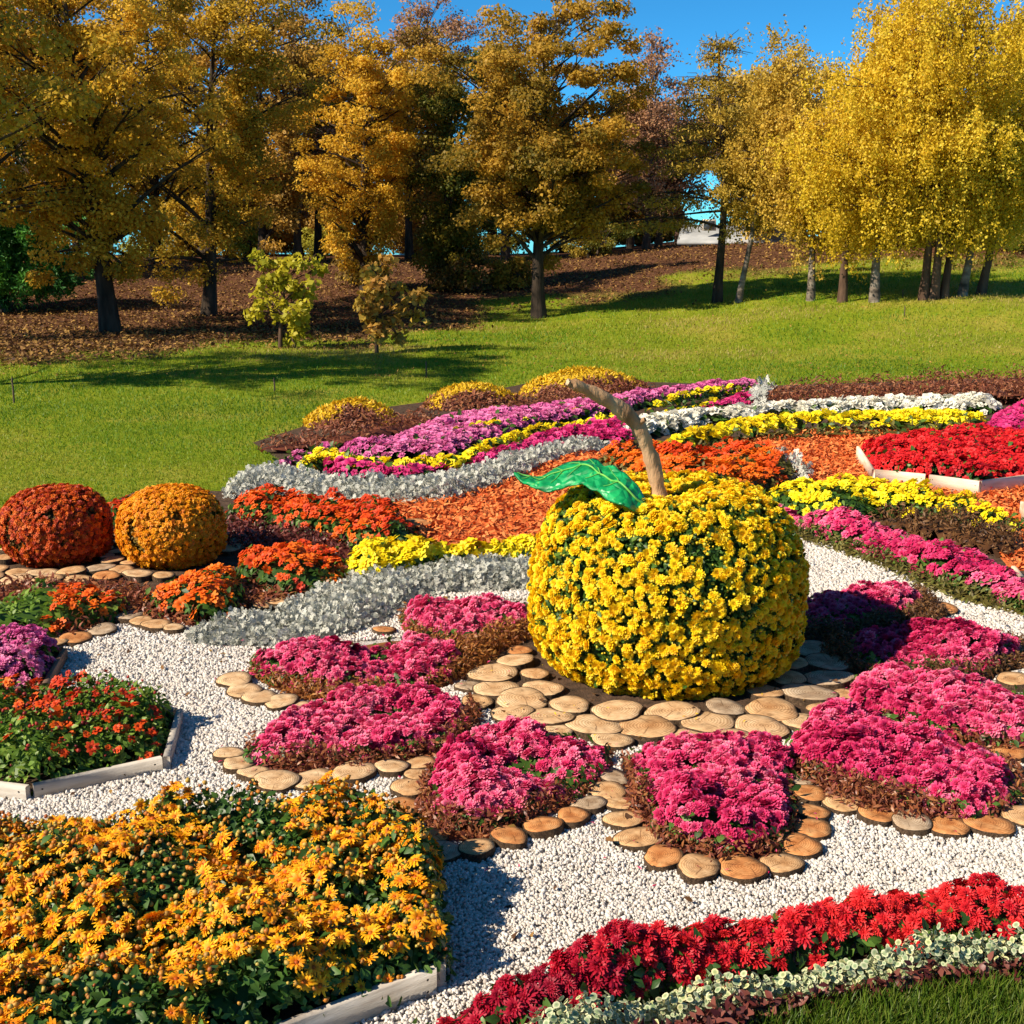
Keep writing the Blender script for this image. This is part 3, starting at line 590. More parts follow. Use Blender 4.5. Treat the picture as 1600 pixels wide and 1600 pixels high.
# ------------------------------------------------------------------ wooden boxes
WOODB = noisemat('pale_board', [(.3, (.40, .29, .19)), (.5, (.54, .42, .30)), (.7, (.64, .53, .41))], 5, 8, .75, .25, 40, stretch=(1, 1, 7))
WOODG = noisemat('grey_board', [(.3, (.30, .26, .22)), (.5, (.42, .38, .33)), (.7, (.52, .48, .43))], 5, 8, .8, .25, 40, stretch=(1, 1, 7))
def planter(label, corners, hgt, mat, open_=True, soilz=.6, th=.032):
    """boards along consecutive ground corners, plus a bed of earth"""
    Pc = np.array(corners); c = Pc.mean(0); o3 = np.array([*c, 0]); root = empty('planter_box', o3); tag(root, label, 'planter box', 'wooden planter boxes')
    n = len(Pc)
    for i in range(n if not open_ else n - 1):
        a, b = Pc[i], Pc[(i + 1) % n]; d = unit((b - a)[None])[0]; nn = np.array([-d[1], d[0]])
        if nn @ (c - a) < 0: nn = -nn
        L_ = np.linalg.norm(b - a); a2 = a + d * .003 if i % 2 else a; b2 = b - d * .003 - (d * 0)
        bm = []
        prof = [(0, 0), (0, hgt - .004), (.004, hgt), (th - .004, hgt), (th, hgt - .004), (th, 0)]
        a3, b3 = (a + d * (th + .003), b - d * (th + .003)) if i % 2 else (a, b)
        if i % 2 == 0: pass
        V = [np.array([*(q + nn * u), z]) - o3 for q in (a3, b3) for u, z in prof]; k = len(prof)
        F = [(j, (j + 1) % k, k + (j + 1) % k, k + j) for j in range(k)]; F2 = [tuple(range(k)), tuple(range(2 * k - 1, k - 1, -1))]
        o = mk('board', V, [F, F2], mat, root)
        if hgt > .07:
            sv = []
            for q, sgn in ((a3, 1), (b3, -1)):
                for z in (.3, .7):
                    cc = np.array([*(q + d * sgn * .035 - nn * .0015), hgt * z]) - o3; r = .0045
                    ang = np.linspace(0, 2 * np.pi, 8, endpoint=False); ring = cc + np.outer(np.cos(ang), [*(d * r), 0]) + np.outer(np.sin(ang), [0, 0, r])
                    sv.append((ring, np.arange(8)[None]))
            V, F = merge(sv); mk('screw', V, F, DARKM, o)
    inner = c + (Pc - c) * .97
    s_ = sheet('soil_fill', inner, hgt * soilz, SOIL, None); s_.parent = root; s_.location = (-o3[0], -o3[1], 0); del s_['kind']
    return root
DARKM = noisemat('dark_metal', [(.3, (.02, .018, .016)), (.7, (.05, .045, .04))], 20, rough=.5)
g0 = lambda l: poly(l, 0.0)
YBOX = g0([(-260, 1880), (200, 1752), (697, 1552), (668, 1345), (470, 1318), (0, 1345), (-300, 1430)])
planter('pale wooden box of the big golden daisy bed', YBOX, .11, WOODG)
GBOX = g0([(-200, 1228), (42, 1258), (267, 1208), (287, 1132), (200, 1110), (-200, 1120)])
planter('grey wooden box of the green and red flower bed', GBOX, .085, WOODG)
OBOX = g0([(-200, 1120), (0, 1104), (77, 1090), (107, 1034), (60, 1020), (-200, 1015)])
planter('dark wooden box of the orchid pink bed at the left edge', OBOX, .085, noisemat('brown_board', [(.3, (.16, .09, .06)), (.7, (.28, .17, .11))], 5, 8, .8, .2, 40, stretch=(1, 1, 7)))
RBOX = g0([(1337, 718), (1361, 756), (1450, 765), (1528, 776), (1700, 752), (1740, 715), (1500, 696)])
planter('new pine box of the bright red bed on orange mulch', RBOX, .145, noisemat('new_pine_board', [(.3, (.60, .45, .31)), (.5, (.70, .56, .42)), (.7, (.76, .65, .53))], 4, 8, .7, .15, 40, stretch=(1, 1, 7)))
XBOX = g0([(1592, 806), (1603, 835), (1700, 850), (1760, 820), (1680, 795)])
planter('pine box corner just entering at the right edge', XBOX, .13, WOODB)
WBOX = g0([(1578, 905), (1592, 922), (1680, 960), (1760, 940), (1680, 900)])
planter('low pale box tip at the right edge behind the magenta ribbon', WBOX, .10, WOODB)
# planting in the boxes
def inset(pl, f=.04):
    out = []
    n = len(pl); c = pl.mean(0)
    for i in range(n):
        a, b, d = pl[i - 1], pl[i], pl[(i + 1) % n]; u = unit((a - b)[None])[0] + unit((d - b)[None])[0]; u = unit(u[None])[0] if np.linalg.norm(u) > .05 else unit((c - b)[None])[0]
        if u @ (c - b) < 0: u = -u
        out.append(b + u * f * 1.3)
    return np.array(out)
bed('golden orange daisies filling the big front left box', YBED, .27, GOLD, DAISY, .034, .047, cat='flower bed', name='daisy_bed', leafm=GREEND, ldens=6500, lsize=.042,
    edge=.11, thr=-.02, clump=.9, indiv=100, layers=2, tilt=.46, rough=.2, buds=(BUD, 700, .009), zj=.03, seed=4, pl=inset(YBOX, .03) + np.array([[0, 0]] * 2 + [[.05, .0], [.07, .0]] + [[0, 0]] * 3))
bed('mostly green bed with scattered red and orange blooms in the left box', GBED, .22, REDOR, SMALL, .030, .068, cat='flower bed', name='mixed_flower_bed', leafm=GREENL, ldens=6500, lsize=.036,
    edge=.12, thr=-.25, clump=.9, indiv=100, tilt=.4, rough=.25, buds=(BUDR, 260, .009), zj=.03, pl=inset(GBOX))
bed('orchid pink chrysanthemum bed at the left edge', OBED, .21, ORCHID, POM, .036, .055, cat='flower bed', name='orchid_flower_bed', leafm=GREEN, ldens=1500, lsize=.045, edge=.16, layers=2, pl=inset(OBOX))
bed('bright red chrysanthemums filling the pine box on the right', [(1338, 693), (1380, 680), (1500, 680), (1600, 684), (1720, 690), (1700, 728), (1600, 745), (1530, 755), (1440, 746), (1368, 738)], .25, SCARLET, SMALL, .045, .062, name='red_flower_bed', leafm=GREEND,
    ldens=700, lsize=.07, edge=.15, layers=2, cell=.1, tilt=.4, pl=inset(RBOX, .03))
bed('green shoots with few orange blooms in the right edge box', [(1598, 780), (1612, 812), (1690, 830), (1740, 805), (1680, 775)], .22, ORANGE, SMALL, .045, .14, name='mixed_flower_bed', leafm=GREENL, ldens=900, lsize=.06, cell=.1, indiv=0, pl=inset(XBOX))
# ------------------------------------------------------------------ silver plants
foliage('broad silver dusty miller band sweeping left of the topiary', SILVERL, .10, SILVER, LOBED, .046, 6600, name='silver_band', cat='silver plants', edge=.2, tilt=1.0, zhi=1.15, rough=.3, up=.3)
foliage('long silver dusty miller band below the far pink and yellow stripes', [(345, 768), (375, 740), (420, 730), (470, 740), (560, 750), (640, 747), (720, 734), (790, 717), (850, 697), (900, 687), (950, 690), (935, 702), (880, 707), (840, 727), (780, 753), (700, 776), (590, 783), (520, 777), (440, 767), (380, 771)],
        .11, SILVER, LOBED, .062, 2600, name='silver_band', cat='silver plants', edge=.25, tilt=1.0, zhi=1.3, cell=.12, up=.3)
foliage('thin silver swirl beside the far orange bed', [(1185, 700), (1200, 701), (1235, 712), (1262, 726), (1266, 746), (1238, 750), (1246, 738), (1228, 724), (1190, 712)], .16, SILVER, LOBED, .09, 800, name='silver_swirl', cat='silver plants', cell=.1, tilt=1.0)
foliage('short silver tuft at the right end of the striped far band', [(1182, 606), (1197, 599), (1213, 598), (1206, 606), (1197, 620), (1192, 632), (1178, 630)], .22, SILVER, LOBED, .12, 500, name='silver_tuft', cat='silver plants', cell=.15, tilt=1.0)
# ------------------------------------------------------------------ far striped band
def band(label, pts, H, mat, r, sp, **k):
    a = dict(name='flower_stripe', cat='flower stripe', leafm=GREEN, ldens=160, lsize=.09, edge=.25, cell=.16, indiv=0, tilt=.4, rough=.07, group='stripes of the far flower carpet'); a.update(k)
    return bed(label, pts, H, mat, FAR, r, sp, **a)
band('crimson magenta stripe directly above the long silver band', [(490, 717), (560, 722), (620, 728), (715, 724), (775, 702), (845, 677), (905, 666), (975, 650), (1010, 655), (985, 690), (900, 688), (830, 702), (760, 727), (640, 742), (540, 738), (500, 730)], .16, MAGENTA, .062, .075)
band('bright yellow wavy stripe between the pink and magenta stripes', [(470, 716), (490, 704), (510, 700), (560, 710), (620, 715), (710, 710), (762, 686), (830, 666), (900, 655), (968, 640), (972, 650), (905, 664), (840, 676), (770, 701), (718, 724), (620, 727), (540, 721), (500, 717), (480, 724)], .18, YELLOW, r=.062, sp=.07, base=.05)
band('broad orchid pink stripe of the far flower carpet', [(432, 724), (455, 705), (500, 697), (600, 687), (650, 667), (700, 650), (760, 642), (850, 632), (930, 624), (1010, 612), (1100, 600), (1180, 593), (1187, 606), (1100, 614), (1000, 630), (965, 640), (900, 654), (830, 664), (760, 684), (708, 708), (620, 713), (560, 708), (510, 698), (470, 714)], .16, ORCHID, .062, .072)
band('thin broken yellow line inside the broad orchid stripe', [(650, 688), (700, 670), (760, 657), (830, 648), (880, 638), (930, 631), (935, 637), (850, 653), (770, 669), (700, 682), (655, 692)], .18, YELLOW, r=.055, sp=.10, base=.05, thr=-.2)
band('yellow line along the upper right end of the orchid stripe', [(1010, 628), (1060, 613), (1110, 604), (1170, 599), (1175, 605), (1120, 613), (1060, 624), (1012, 635)], .18, YELLOW, r=.06, sp=.09, base=.05)
band('short yellow line right of the stem above the magenta', [(1015, 644), (1070, 631), (1110, 619), (1125, 623), (1080, 637), (1025, 650)], .18, YELLOW, r=.06, sp=.08, base=.05)
band('magenta stripe right of the stem above the white row', [(985, 660), (1030, 650), (1080, 638), (1125, 624), (1182, 609), (1182, 629), (1100, 641), (1040, 651), (1000, 666), (965, 680)], .16, MAGENTA, .062, .075)
band('white chrysanthemum row arching across the far right', [(960, 668), (1000, 654), (1040, 647), (1100, 642), (1180, 635), (1280, 629), (1380, 624), (1450, 622), (1540, 622), (1560, 629), (1555, 640), (1480, 638), (1400, 638), (1300, 641), (1200, 646), (1100, 656), (1040, 669), (1000, 680), (965, 682)], .16, WHITE, .085, .085, thr=-2.2)
band('yellow row arching below the white row', [(1018, 694), (1080, 672), (1160, 657), (1250, 647), (1350, 646), (1450, 644), (1537, 646), (1540, 658), (1450, 663), (1350, 660), (1250, 662), (1150, 675), (1080, 690), (1030, 702)], .18, YELLOW, r=.075, sp=.085, base=.05)
band('magenta mass at the right edge behind the red box', [(1530, 672), (1560, 642), (1600, 627), (1720, 618), (1720, 688), (1600, 687), (1540, 684)], .16, MAGENTA, .07, .085)
foliage('olive brown leaf strip below the far yellow row', [(1040, 702), (1120, 687), (1200, 674), (1300, 666), (1400, 666), (1530, 663), (1520, 676), (1400, 677), (1300, 677), (1200, 684), (1120, 697)], .14, OLIVE, NARROW, .09, 500, name='leafy_strip', cell=.14)
foliage('broad red brown hedge strip along the far right lawn edge', [(1200, 606), (1300, 601), (1450, 592), (1600, 587), (1780, 583), (1780, 617), (1600, 622), (1500, 622), (1400, 624), (1280, 628), (1200, 632)], .26, REDHEDGE, NARROW, .062, 1100, name='low_hedge', cat='hedge', cell=.11, rough=.2, ff=.5)
foliage('yellow edged strip between the far hedge and the white row', [(1200, 628), (1280, 622), (1400, 617), (1540, 615), (1540, 620), (1400, 622), (1280, 627), (1205, 633)], .2, OLIVE, NARROW, .09, 400, name='leafy_strip', cell=.16)
foliage('dark red leaf carpet at the foot of the three yellow domes', [(398, 690), (470, 672), (560, 666), (640, 642), (700, 640), (800, 625), (850, 612), (990, 600), (1035, 604), (970, 620), (850, 632), (750, 642), (690, 652), (640, 669), (560, 686), (440, 697)], .2, REDHEDGE, NARROW, .06, 1100, name='red_leaf_carpet', cell=.09, rough=.2, ff=.4)
DG = 'yellow domes along the far left edge of the garden'
def domeplant(label, x0, x1, ytop, ybase, red, tailx=None):
    a = U((x0 + x1) / 2, ybase)[0]; lft = U(x0, ybase)[0]; rgt = U(x1, ybase)[0]; R = (rgt[0] - lft[0]) / 2
    Hh = at(a[0] and (x0 + x1) / 2, ytop, a[1] + .3)[2]
    n = 9000; u = RNG.uniform(0, 1, n); th = RNG.uniform(0, 2 * np.pi, n); r = np.sqrt(u); c = np.array([a[0], a[1] + .35, 0])
    prof = lambda r: Hh * np.clip(1 - r ** 2.2, 0, 1) ** .75
    X = c[0] + R * r * np.cos(th); Y = c[1] + .6 * R * r * np.sin(th); Z = prof(r) * (1 + .10 * NZ2(X, Y))
    nr = np.stack([np.cos(th) * r, np.sin(th) * r, 1.1 - r * .7], -1) + RNG.normal(0, .5, (n, 3))
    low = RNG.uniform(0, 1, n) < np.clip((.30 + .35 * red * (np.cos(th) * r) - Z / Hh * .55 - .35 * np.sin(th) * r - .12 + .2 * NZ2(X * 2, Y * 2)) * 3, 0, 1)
    root = empty('dome_shrub', c); tag(root, label, 'shrub', DG)
    g = np.linspace(0, 1, 9); tt = np.linspace(0, 2 * np.pi, 24, endpoint=False)
    V = np.stack([np.outer(g, np.cos(tt)) * R * .95, np.outer(g, np.sin(tt)) * .57 * R, np.repeat(prof(g)[:, None] * .9, 24, 1)], -1).reshape(-1, 3)
    i, j = np.meshgrid(np.arange(8), np.arange(24), indexing='ij'); F = np.stack([i * 24 + j, i * 24 + (j + 1) % 24, (i + 1) * 24 + (j + 1) % 24, (i + 1) * 24 + j], -1).reshape(-1, 4)
    Pm = np.stack([X, Y, Z], -1) - c
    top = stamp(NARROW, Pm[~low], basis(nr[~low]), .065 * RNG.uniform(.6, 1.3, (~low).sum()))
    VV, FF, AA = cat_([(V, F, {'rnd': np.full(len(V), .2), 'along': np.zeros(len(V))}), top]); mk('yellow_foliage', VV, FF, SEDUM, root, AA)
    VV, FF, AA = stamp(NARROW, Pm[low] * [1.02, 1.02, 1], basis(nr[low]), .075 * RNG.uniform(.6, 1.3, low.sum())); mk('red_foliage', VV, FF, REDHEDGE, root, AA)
domeplant('smallest yellow dome shrub at the left end of the row', 468, 622, 630, 672, .2)
domeplant('middle yellow dome shrub between two others', 660, 820, 604, 642, .6)
domeplant('largest yellow dome shrub behind the stem tip', 812, 1022, 578, 622, 1.0)
# ------------------------------------------------------------------ middle beds
OG = 'orange and red chrysanthemum patches left of the topiary'
def patch(label, pts, mat, H=.22, r=.043, sp=.060, thr=-.8, **k):
    a = dict(name='flower_patch', cat='flower patch', leafm=GREEN, ldens=1100, lsize=.05, edge=.15, cell=.08, indiv=60, tilt=.4, rough=.22, group=OG, clump=.8); a.update(k)
    return bed(label, pts, H, mat, SMALL, r, sp, thr=thr, **a)
foliage('brown leaf ground cover round the left front orange patch', [(-60, 905), (232, 908), (232, 962), (200, 957), (130, 987), (0, 1003), (-60, 1003)], .09, BRONZE, NARROW, .05, 2600, cell=.08, name='leafy_ground_cover')
foliage('brown leaf ground cover below the middle orange patches', [(215, 932), (380, 900), (480, 885), (560, 870), (560, 905), (520, 925), (380, 952), (300, 977), (225, 967)], .09, BRONZE, NARROW, .05, 2600, cell=.08, name='leafy_ground_cover')
foliage('dusky red leaf carpet right of the amber ball', [(335, 815), (380, 800), (480, 800), (620, 800), (660, 840), (560, 868), (440, 850), (390, 862), (335, 845)], .10, BRONZEP, NARROW, .055, 2200, cell=.08, name='leafy_ground_cover')
patch('orange red patch touching the long silver band and mulch', [(350, 792), (400, 767), (480, 768), (560, 785), (625, 803), (655, 832), (630, 850), (560, 848), (500, 830), (430, 818), (360, 803)], REDOR)
patch('dense red orange patch beside the short yellow row', [(370, 872), (430, 847), (480, 838), (530, 858), (542, 885), (510, 910), (450, 916), (400, 902), (370, 892)], REDOR, thr=-.8)
patch('bright orange patch at the tip of the silver band', [(222, 922), (260, 902), (330, 882), (370, 890), (377, 920), (362, 950), (310, 957), (250, 947)], ORANGE, thr=-.7)
patch('orange patch with much green leaf at the left edge', [(-60, 930), (0, 928), (60, 912), (130, 917), (200, 922), (190, 945), (130, 962), (60, 982), (0, 987), (-60, 987)], ORANGE, thr=-.25, leafm=GREENL)
patch('small red patch between the two flower balls', [(165, 792), (190, 772), (218, 770), (213, 800), (180, 812)], REDOR, thr=-1)
patch('orange marigold coloured bed behind the bark stem', [(930, 707), (980, 697), (1060, 697), (1140, 697), (1200, 704), (1240, 721), (1236, 746), (1180, 766), (1100, 776), (1000, 766), (985, 735), (945, 722)], ORANGE, r=.055, sp=.072, thr=-1.5, leafm=OLIVE, indiv=40, cell=.1, ldens=700, lsize=.06, rndf=lambda P: .45 + .35 * NZ1(P[:, 0] * 2, P[:, 1] * 2))
patch('short bright yellow row left of the topiary', [(540, 868), (580, 857), (640, 858), (700, 854), (780, 844), (850, 836), (850, 860), (760, 868), (700, 875), (640, 885), (590, 892), (550, 889)], YELLOW, H=.20, base=.04, r=.05, sp=.055, thr=-2, indiv=80, group=None, layers=2)
patch('yellow wedge shaped bed below the pine box', [(1200, 767), (1230, 758), (1320, 757), (1420, 767), (1500, 777), (1570, 796), (1610, 806), (1600, 814), (1550, 810), (1480, 797), (1400, 793), (1350, 797), (1300, 807), (1250, 792), (1205, 779)], YELLOW, H=.2, r=.05, sp=.062, thr=-1.35, indiv=80, group=None)
foliage('dark brown leaf wedge below the yellow wedge', [(1335, 802), (1400, 797), (1480, 802), (1560, 816), (1610, 832), (1590, 857), (1540, 852), (1470, 837), (1390, 817), (1340, 810)], .18, BROWNL, NARROW, .045, 3600, cell=.08, name='leafy_wedge')
foliage('olive leaf edging along the gravel side of the magenta ribbon', [(1232, 836), (1280, 850), (1370, 882), (1430, 911), (1500, 937), (1600, 958), (1720, 1005), (1720, 975), (1600, 935), (1500, 905), (1400, 865), (1300, 832), (1240, 812)], .09, OLIVE, NARROW, .05, 2200, cell=.08, name='leafy_edging')
patch('long magenta pink ribbon running down to the right edge', [(1148, 780), (1190, 784), (1240, 797), (1300, 812), (1390, 827), (1480, 852), (1540, 872), (1590, 902), (1720, 960), (1720, 990), (1600, 945), (1520, 920), (1460, 900), (1400, 872), (1300, 840), (1230, 816), (1170, 794)], PINK, H=.16, r=.045, sp=.062, thr=-1.6, indiv=100, group=None, layers=2)

# ------------------------------------------------------------------ log slices
def woodmat(name, cols, dark):
    m, n, L, p, out = newmat(name)
    tc = n.new('ShaderNodeTexCoord'); oi = n.new('ShaderNodeObjectInfo')
    ad = n.new('ShaderNodeVectorMath'); ad.operation = 'ADD'; mu = n.new('ShaderNodeMath'); mu.operation = 'MULTIPLY'; mu.inputs[1].default_value = 37
    L.new(oi.outputs['Random'], mu.inputs[0]); L.new(tc.outputs['Object'], ad.inputs[0]); L.new(mu.outputs[0], ad.inputs[1])
    nz = n.new('ShaderNodeTexNoise'); nz.inputs['Scale'].default_value = 1.6; nz.inputs['Detail'].default_value = 5; L.new(ad.outputs[0], nz.inputs['Vector'])
    ln = n.new('ShaderNodeVectorMath'); ln.operation = 'LENGTH'; mp = n.new('ShaderNodeMapping'); mp.inputs['Scale'].default_value = (1, 1, 0); mp.inputs['Location'].default_value = (.12, -.08, 0)
    L.new(tc.outputs['Object'], mp.inputs[0]); L.new(mp.outputs[0], ln.inputs[0])
    a = n.new('ShaderNodeMath'); a.operation = 'MULTIPLY_ADD'; a.inputs[1].default_value = .25; L.new(nz.outputs['Fac'], a.inputs[0]); L.new(ln.outputs['Value'], a.inputs[2])
    w_ = n.new('ShaderNodeMath'); w_.operation = 'MULTIPLY'; w_.inputs[1].default_value = 62; L.new(a.outputs[0], w_.inputs[0])
    si = n.new('ShaderNodeMath'); si.operation = 'SINE'; L.new(w_.outputs[0], si.inputs[0])
    rr = ramp(n, [(0, (.70, .62, .52)), (1, (1.06, 1.04, 1))]); h = n.new('ShaderNodeMath'); h.operation = 'MULTIPLY_ADD'; h.inputs[1].default_value = .5; h.inputs[2].default_value = .5
    L.new(si.outputs[0], h.inputs[0]); L.new(h.outputs[0], rr.inputs[0])
    base = ramp(n, [(.30, cols[0]), (.5, cols[1]), (.7, cols[2])]); L.new(nz.outputs['Fac'], base.inputs[0])
    ht = ramp(n, [(.18, dark), (.62, (1, 1, 1)), (1.0, (1, 1, 1)), (1.0, (1, 1, 1))]); L.new(a.outputs[0], ht.inputs[0])
    c = base.outputs[0]
    for q in (rr, ht):
        mx = n.new('ShaderNodeMixRGB'); mx.blend_type = 'MULTIPLY'; mx.inputs[0].default_value = 1; L.new(c, mx.inputs[1]); L.new(q.outputs[0], mx.inputs[2]); c = mx.outputs[0]
    # weather stains and saw marks
    n2 = n.new('ShaderNodeTexNoise'); n2.inputs['Scale'].default_value = 2.6; n2.inputs['Detail'].default_value = 8; n2.inputs['Roughness'].default_value = .7
    av = n.new('ShaderNodeVectorMath'); av.operation = 'ADD'; av.inputs[1].default_value = (9, 4, 2); L.new(ad.outputs[0], av.inputs[0]); L.new(av.outputs[0], n2.inputs['Vector'])
    st = ramp(n, [(.32, (.38, .34, .31)), (.45, (.80, .77, .74)), (.58, (1, 1, 1))]); L.new(n2.outputs['Fac'], st.inputs[0])
    mx = n.new('ShaderNodeMixRGB'); mx.blend_type = 'MULTIPLY'; mx.inputs[0].default_value = .85; L.new(c, mx.inputs[1]); L.new(st.outputs[0], mx.inputs[2])
    g = n.new('ShaderNodeTexGradient'); g.gradient_type = 'RADIAL'; wv = n.new('ShaderNodeVectorMath'); wv.operation = 'MULTIPLY_ADD'; wv.inputs[1].default_value = (.25, .25, 0)
    L.new(nz.outputs['Color'], wv.inputs[0]); L.new(mp.outputs[0], wv.inputs[2]); L.new(wv.outputs[0], g.inputs[0])
    k3 = n.new('ShaderNodeMath'); k3.operation = 'MULTIPLY_ADD'; k3.inputs[1].default_value = 3.0; L.new(g.outputs['Fac'], k3.inputs[0]); L.new(mu.outputs[0], k3.inputs[2])
    fr = n.new('ShaderNodeMath'); fr.operation = 'FRACT'; L.new(k3.outputs[0], fr.inputs[0])
    ck = ramp(n, [(.47, (1, 1, 1)), (.495, (.18, .12, .08)), (.505, (.18, .12, .08)), (.53, (1, 1, 1))]); L.new(fr.outputs[0], ck.inputs[0])
    fd = ramp(n, [(.10, (0, 0, 0)), (.25, (.8, .8, .8)), (.75, (.7, .7, .7)), (.98, (0, 0, 0))]); L.new(a.outputs[0], fd.inputs[0])
    cm = n.new('ShaderNodeMixRGB'); cm.blend_type = 'MULTIPLY'; L.new(fd.outputs[0], cm.inputs[0]); L.new(mx.outputs[0], cm.inputs[1]); L.new(ck.outputs[0], cm.inputs[2]); mx = cm
    L.new(mx.outputs[0], p.inputs['Base Color']); p.inputs['Roughness'].default_value = .8; p.inputs['Specular IOR Level'].default_value = .2
    b = n.new('ShaderNodeBump'); b.inputs['Strength'].default_value = .25; b.inputs['Distance'].default_value = .01; L.new(n2.outputs['Fac'], b.inputs['Height']); L.new(b.outputs[0], p.inputs['Normal'])
    return m
WOOD = {'p': woodmat('pale_cut_wood', [(.58, .39, .22), (.68, .48, .29), (.74, .57, .37)], (.88, .80, .72)),
        't': woodmat('tan_cut_wood', [(.50, .30, .15), (.60, .38, .20), (.68, .47, .27)], (.86, .76, .66)),
        'o': woodmat('orange_cut_wood', [(.47, .20, .075), (.59, .27, .10), (.66, .36, .16)], (.84, .70, .58)),
        'g': woodmat('grey_cut_wood', [(.36, .27, .19), (.47, .37, .27), (.55, .45, .34)], (.80, .74, .68))}
TONE = {'p': 'pale', 't': 'tan', 'o': 'orange', 'g': 'greyish'}
BARKL = noisemat('log_bark', [(.3, (.045, .028, .018)), (.5, (.11, .07, .042)), (.7, (.20, .13, .08))], 4, 8, .95, .9, 14, stretch=(3, 3, 14))
LT = .042
def log_mesh(k):
    n = 28; a = np.linspace(0, 2 * np.pi, n, endpoint=False); r = np.random.default_rng(100 + k)
    R = 1 + .07 * np.sin(2 * a + r.uniform(0, 6)) + .045 * np.sin(3 * a + r.uniform(0, 6)) + .025 * np.sin(5 * a + r.uniform(0, 6)) + r.normal(0, .012, n)
    def ring(f, z): return np.column_stack([np.cos(a) * R * f, np.sin(a) * R * f, np.full(n, z)])
    V = np.concatenate([ring(.93, LT - .001), ring(.6, LT + .0005), ring(.25, LT), [[0, 0, LT]], ring(.955, LT - .004)])
    F = []; q = np.arange(n); q2 = (q + 1) % n
    F4 = [np.stack([q, q2, n + q2, n + q], -1), np.stack([n + q, n + q2, 2 * n + q2, 2 * n + q], -1), np.stack([3 * n + 1 + q, 3 * n + 1 + q2, q2, q], -1)]
    F3 = np.stack([2 * n + q, 2 * n + q2, np.full(n, 3 * n)], -1)
    B = np.concatenate([ring(.952, LT - .005), ring(.985, LT - .001)] + [ring(1.0 + .012 * ((-1) ** i), z) for i, z in enumerate((LT - .006, LT * .6, LT * .3))] + [ring(.985, -.01)])
    G = np.concatenate([np.stack([i * n + q, (i + 1) * n + q, (i + 1) * n + q2, i * n + q2], -1) for i in range(5)])
    B[:, :2] *= 1 + RNG.uniform(-.008, .008, (len(B), 1))
    return (V, [np.concatenate(F4), F3]), (B, G)
LOGM = []
for k in range(10):
    (V, F), (B, G) = log_mesh(k)
    LOGM.append(({t: mk('log_slice', V, F, WOOD[t], link=False, smooth=True) for t in WOOD}, mk('bark', B, G, BARKL, link=False, smooth=False)))
ORD = 'first second third fourth fifth sixth seventh eighth ninth tenth eleventh twelfth thirteenth fourteenth fifteenth sixteenth seventeenth eighteenth'.split()
LOGXY = []
def logs(where, items, group, frm='from the left', h=LT, tilt=.075):
    items = sorted(items, key=(lambda q: q[0]) if 'left' in frm else (lambda q: q[1]))
    for i, (x, y, wd, t) in enumerate(items):
        P = U(x, y, h)[0]; d = math.sqrt(P[0] ** 2 + P[1] ** 2 + (CAM_Z - h) ** 2); r = wd / 2 * d / FPX * 1.05
        ms = LOGM[(len(LOGXY) * 7 + 3) % 10]
        o = bpy.data.objects.new('log_slice', ms[0][t]); COL.objects.link(o); o.location = (P[0], P[1], P[2] - h + .004 + RNG.uniform(-.006, .006))
        o.scale = (r, r * RNG.uniform(.92, 1.04), h / LT); o.rotation_euler = (RNG.uniform(-tilt, tilt), RNG.uniform(-tilt, tilt), RNG.uniform(0, 6.28))
        b = bpy.data.objects.new('bark', ms[1]); COL.objects.link(b); b.parent = o
        tag(o, f'{TONE[t]} log slice {ORD[i]} {frm} {where}', 'log slice', group); LOGXY.append((P[0], P[1], r))
GE = 'log slices edging the pink beds'
logs('below the lower left pink bed', [(358, 1177, 46, 'p'), (374, 1192, 52, 'p'), (398, 1206, 52, 'p'), (432, 1219, 64, 'p'), (490, 1216, 64, 'p'), (553, 1205, 64, 'p'), (612, 1198, 50, 'p'), (658, 1191, 46, 't')], GE)
logs('along the left side of the front pink bed', [(653, 1211, 42, 't'), (640, 1230, 54, 't'), (630, 1257, 56, 'o'), (640, 1286, 42, 'g')], GE, 'from the top')
logs('in the row under the front pink bed', [(670, 1306, 50, 'o'), (690, 1328, 58, 'g'), (745, 1324, 54, 't'), (795, 1306, 58, 'o'), (849, 1290, 56, 'o'), (895, 1275, 50, 'o'), (921, 1253, 56, 'g'), (949, 1233, 56, 't'), (958, 1212, 50, 'g')], GE)
logs('in the column left of the pointed pink bed', [(972, 1254, 50, 't'), (976, 1279, 58, 't'), (998, 1307, 66, 't')], GE, 'from the top')
logs('in the row below the pointed pink bed', [(1037, 1338, 60, 'o'), (1091, 1354, 64, 't'), (1159, 1354, 72, 'o'), (1221, 1347, 60, 't')], GE)
logs('in the column right of the pointed pink bed', [(1249, 1216, 44, 'g'), (1266, 1240, 50, 'o'), (1268, 1266, 54, 'o'), (1270, 1293, 56, 'o'), (1250, 1319, 60, 'o')], GE, 'from the top')
logs('below the large right pink bed', [(1316, 1252, 60, 't'), (1371, 1270, 58, 'o'), (1425, 1283, 58, 'g'), (1483, 1289, 58, 'o'), (1546, 1286, 66, 'o'), (1602, 1272, 60, 't')], GE)
logs('beside tip of the large right pink bed', [(1577, 1176, 52, 'o'), (1573, 1197, 46, 'p'), (1598, 1240, 44, 'o')], GE, 'from the top')
logs('at the tip of the upper left pink bed', [(367, 1062, 52, 'p'), (381, 1077, 54, 'p'), (406, 1087, 56, 'p'), (440, 1095, 52, 'p'), (474, 1103, 44, 'p')], GE)
logs('at the tip of the pink bed behind topiary', [(1446, 938, 26, 't'), (1458, 956, 36, 'o'), (1474, 950, 44, 'o'), (1462, 969, 42, 'p')], GE)
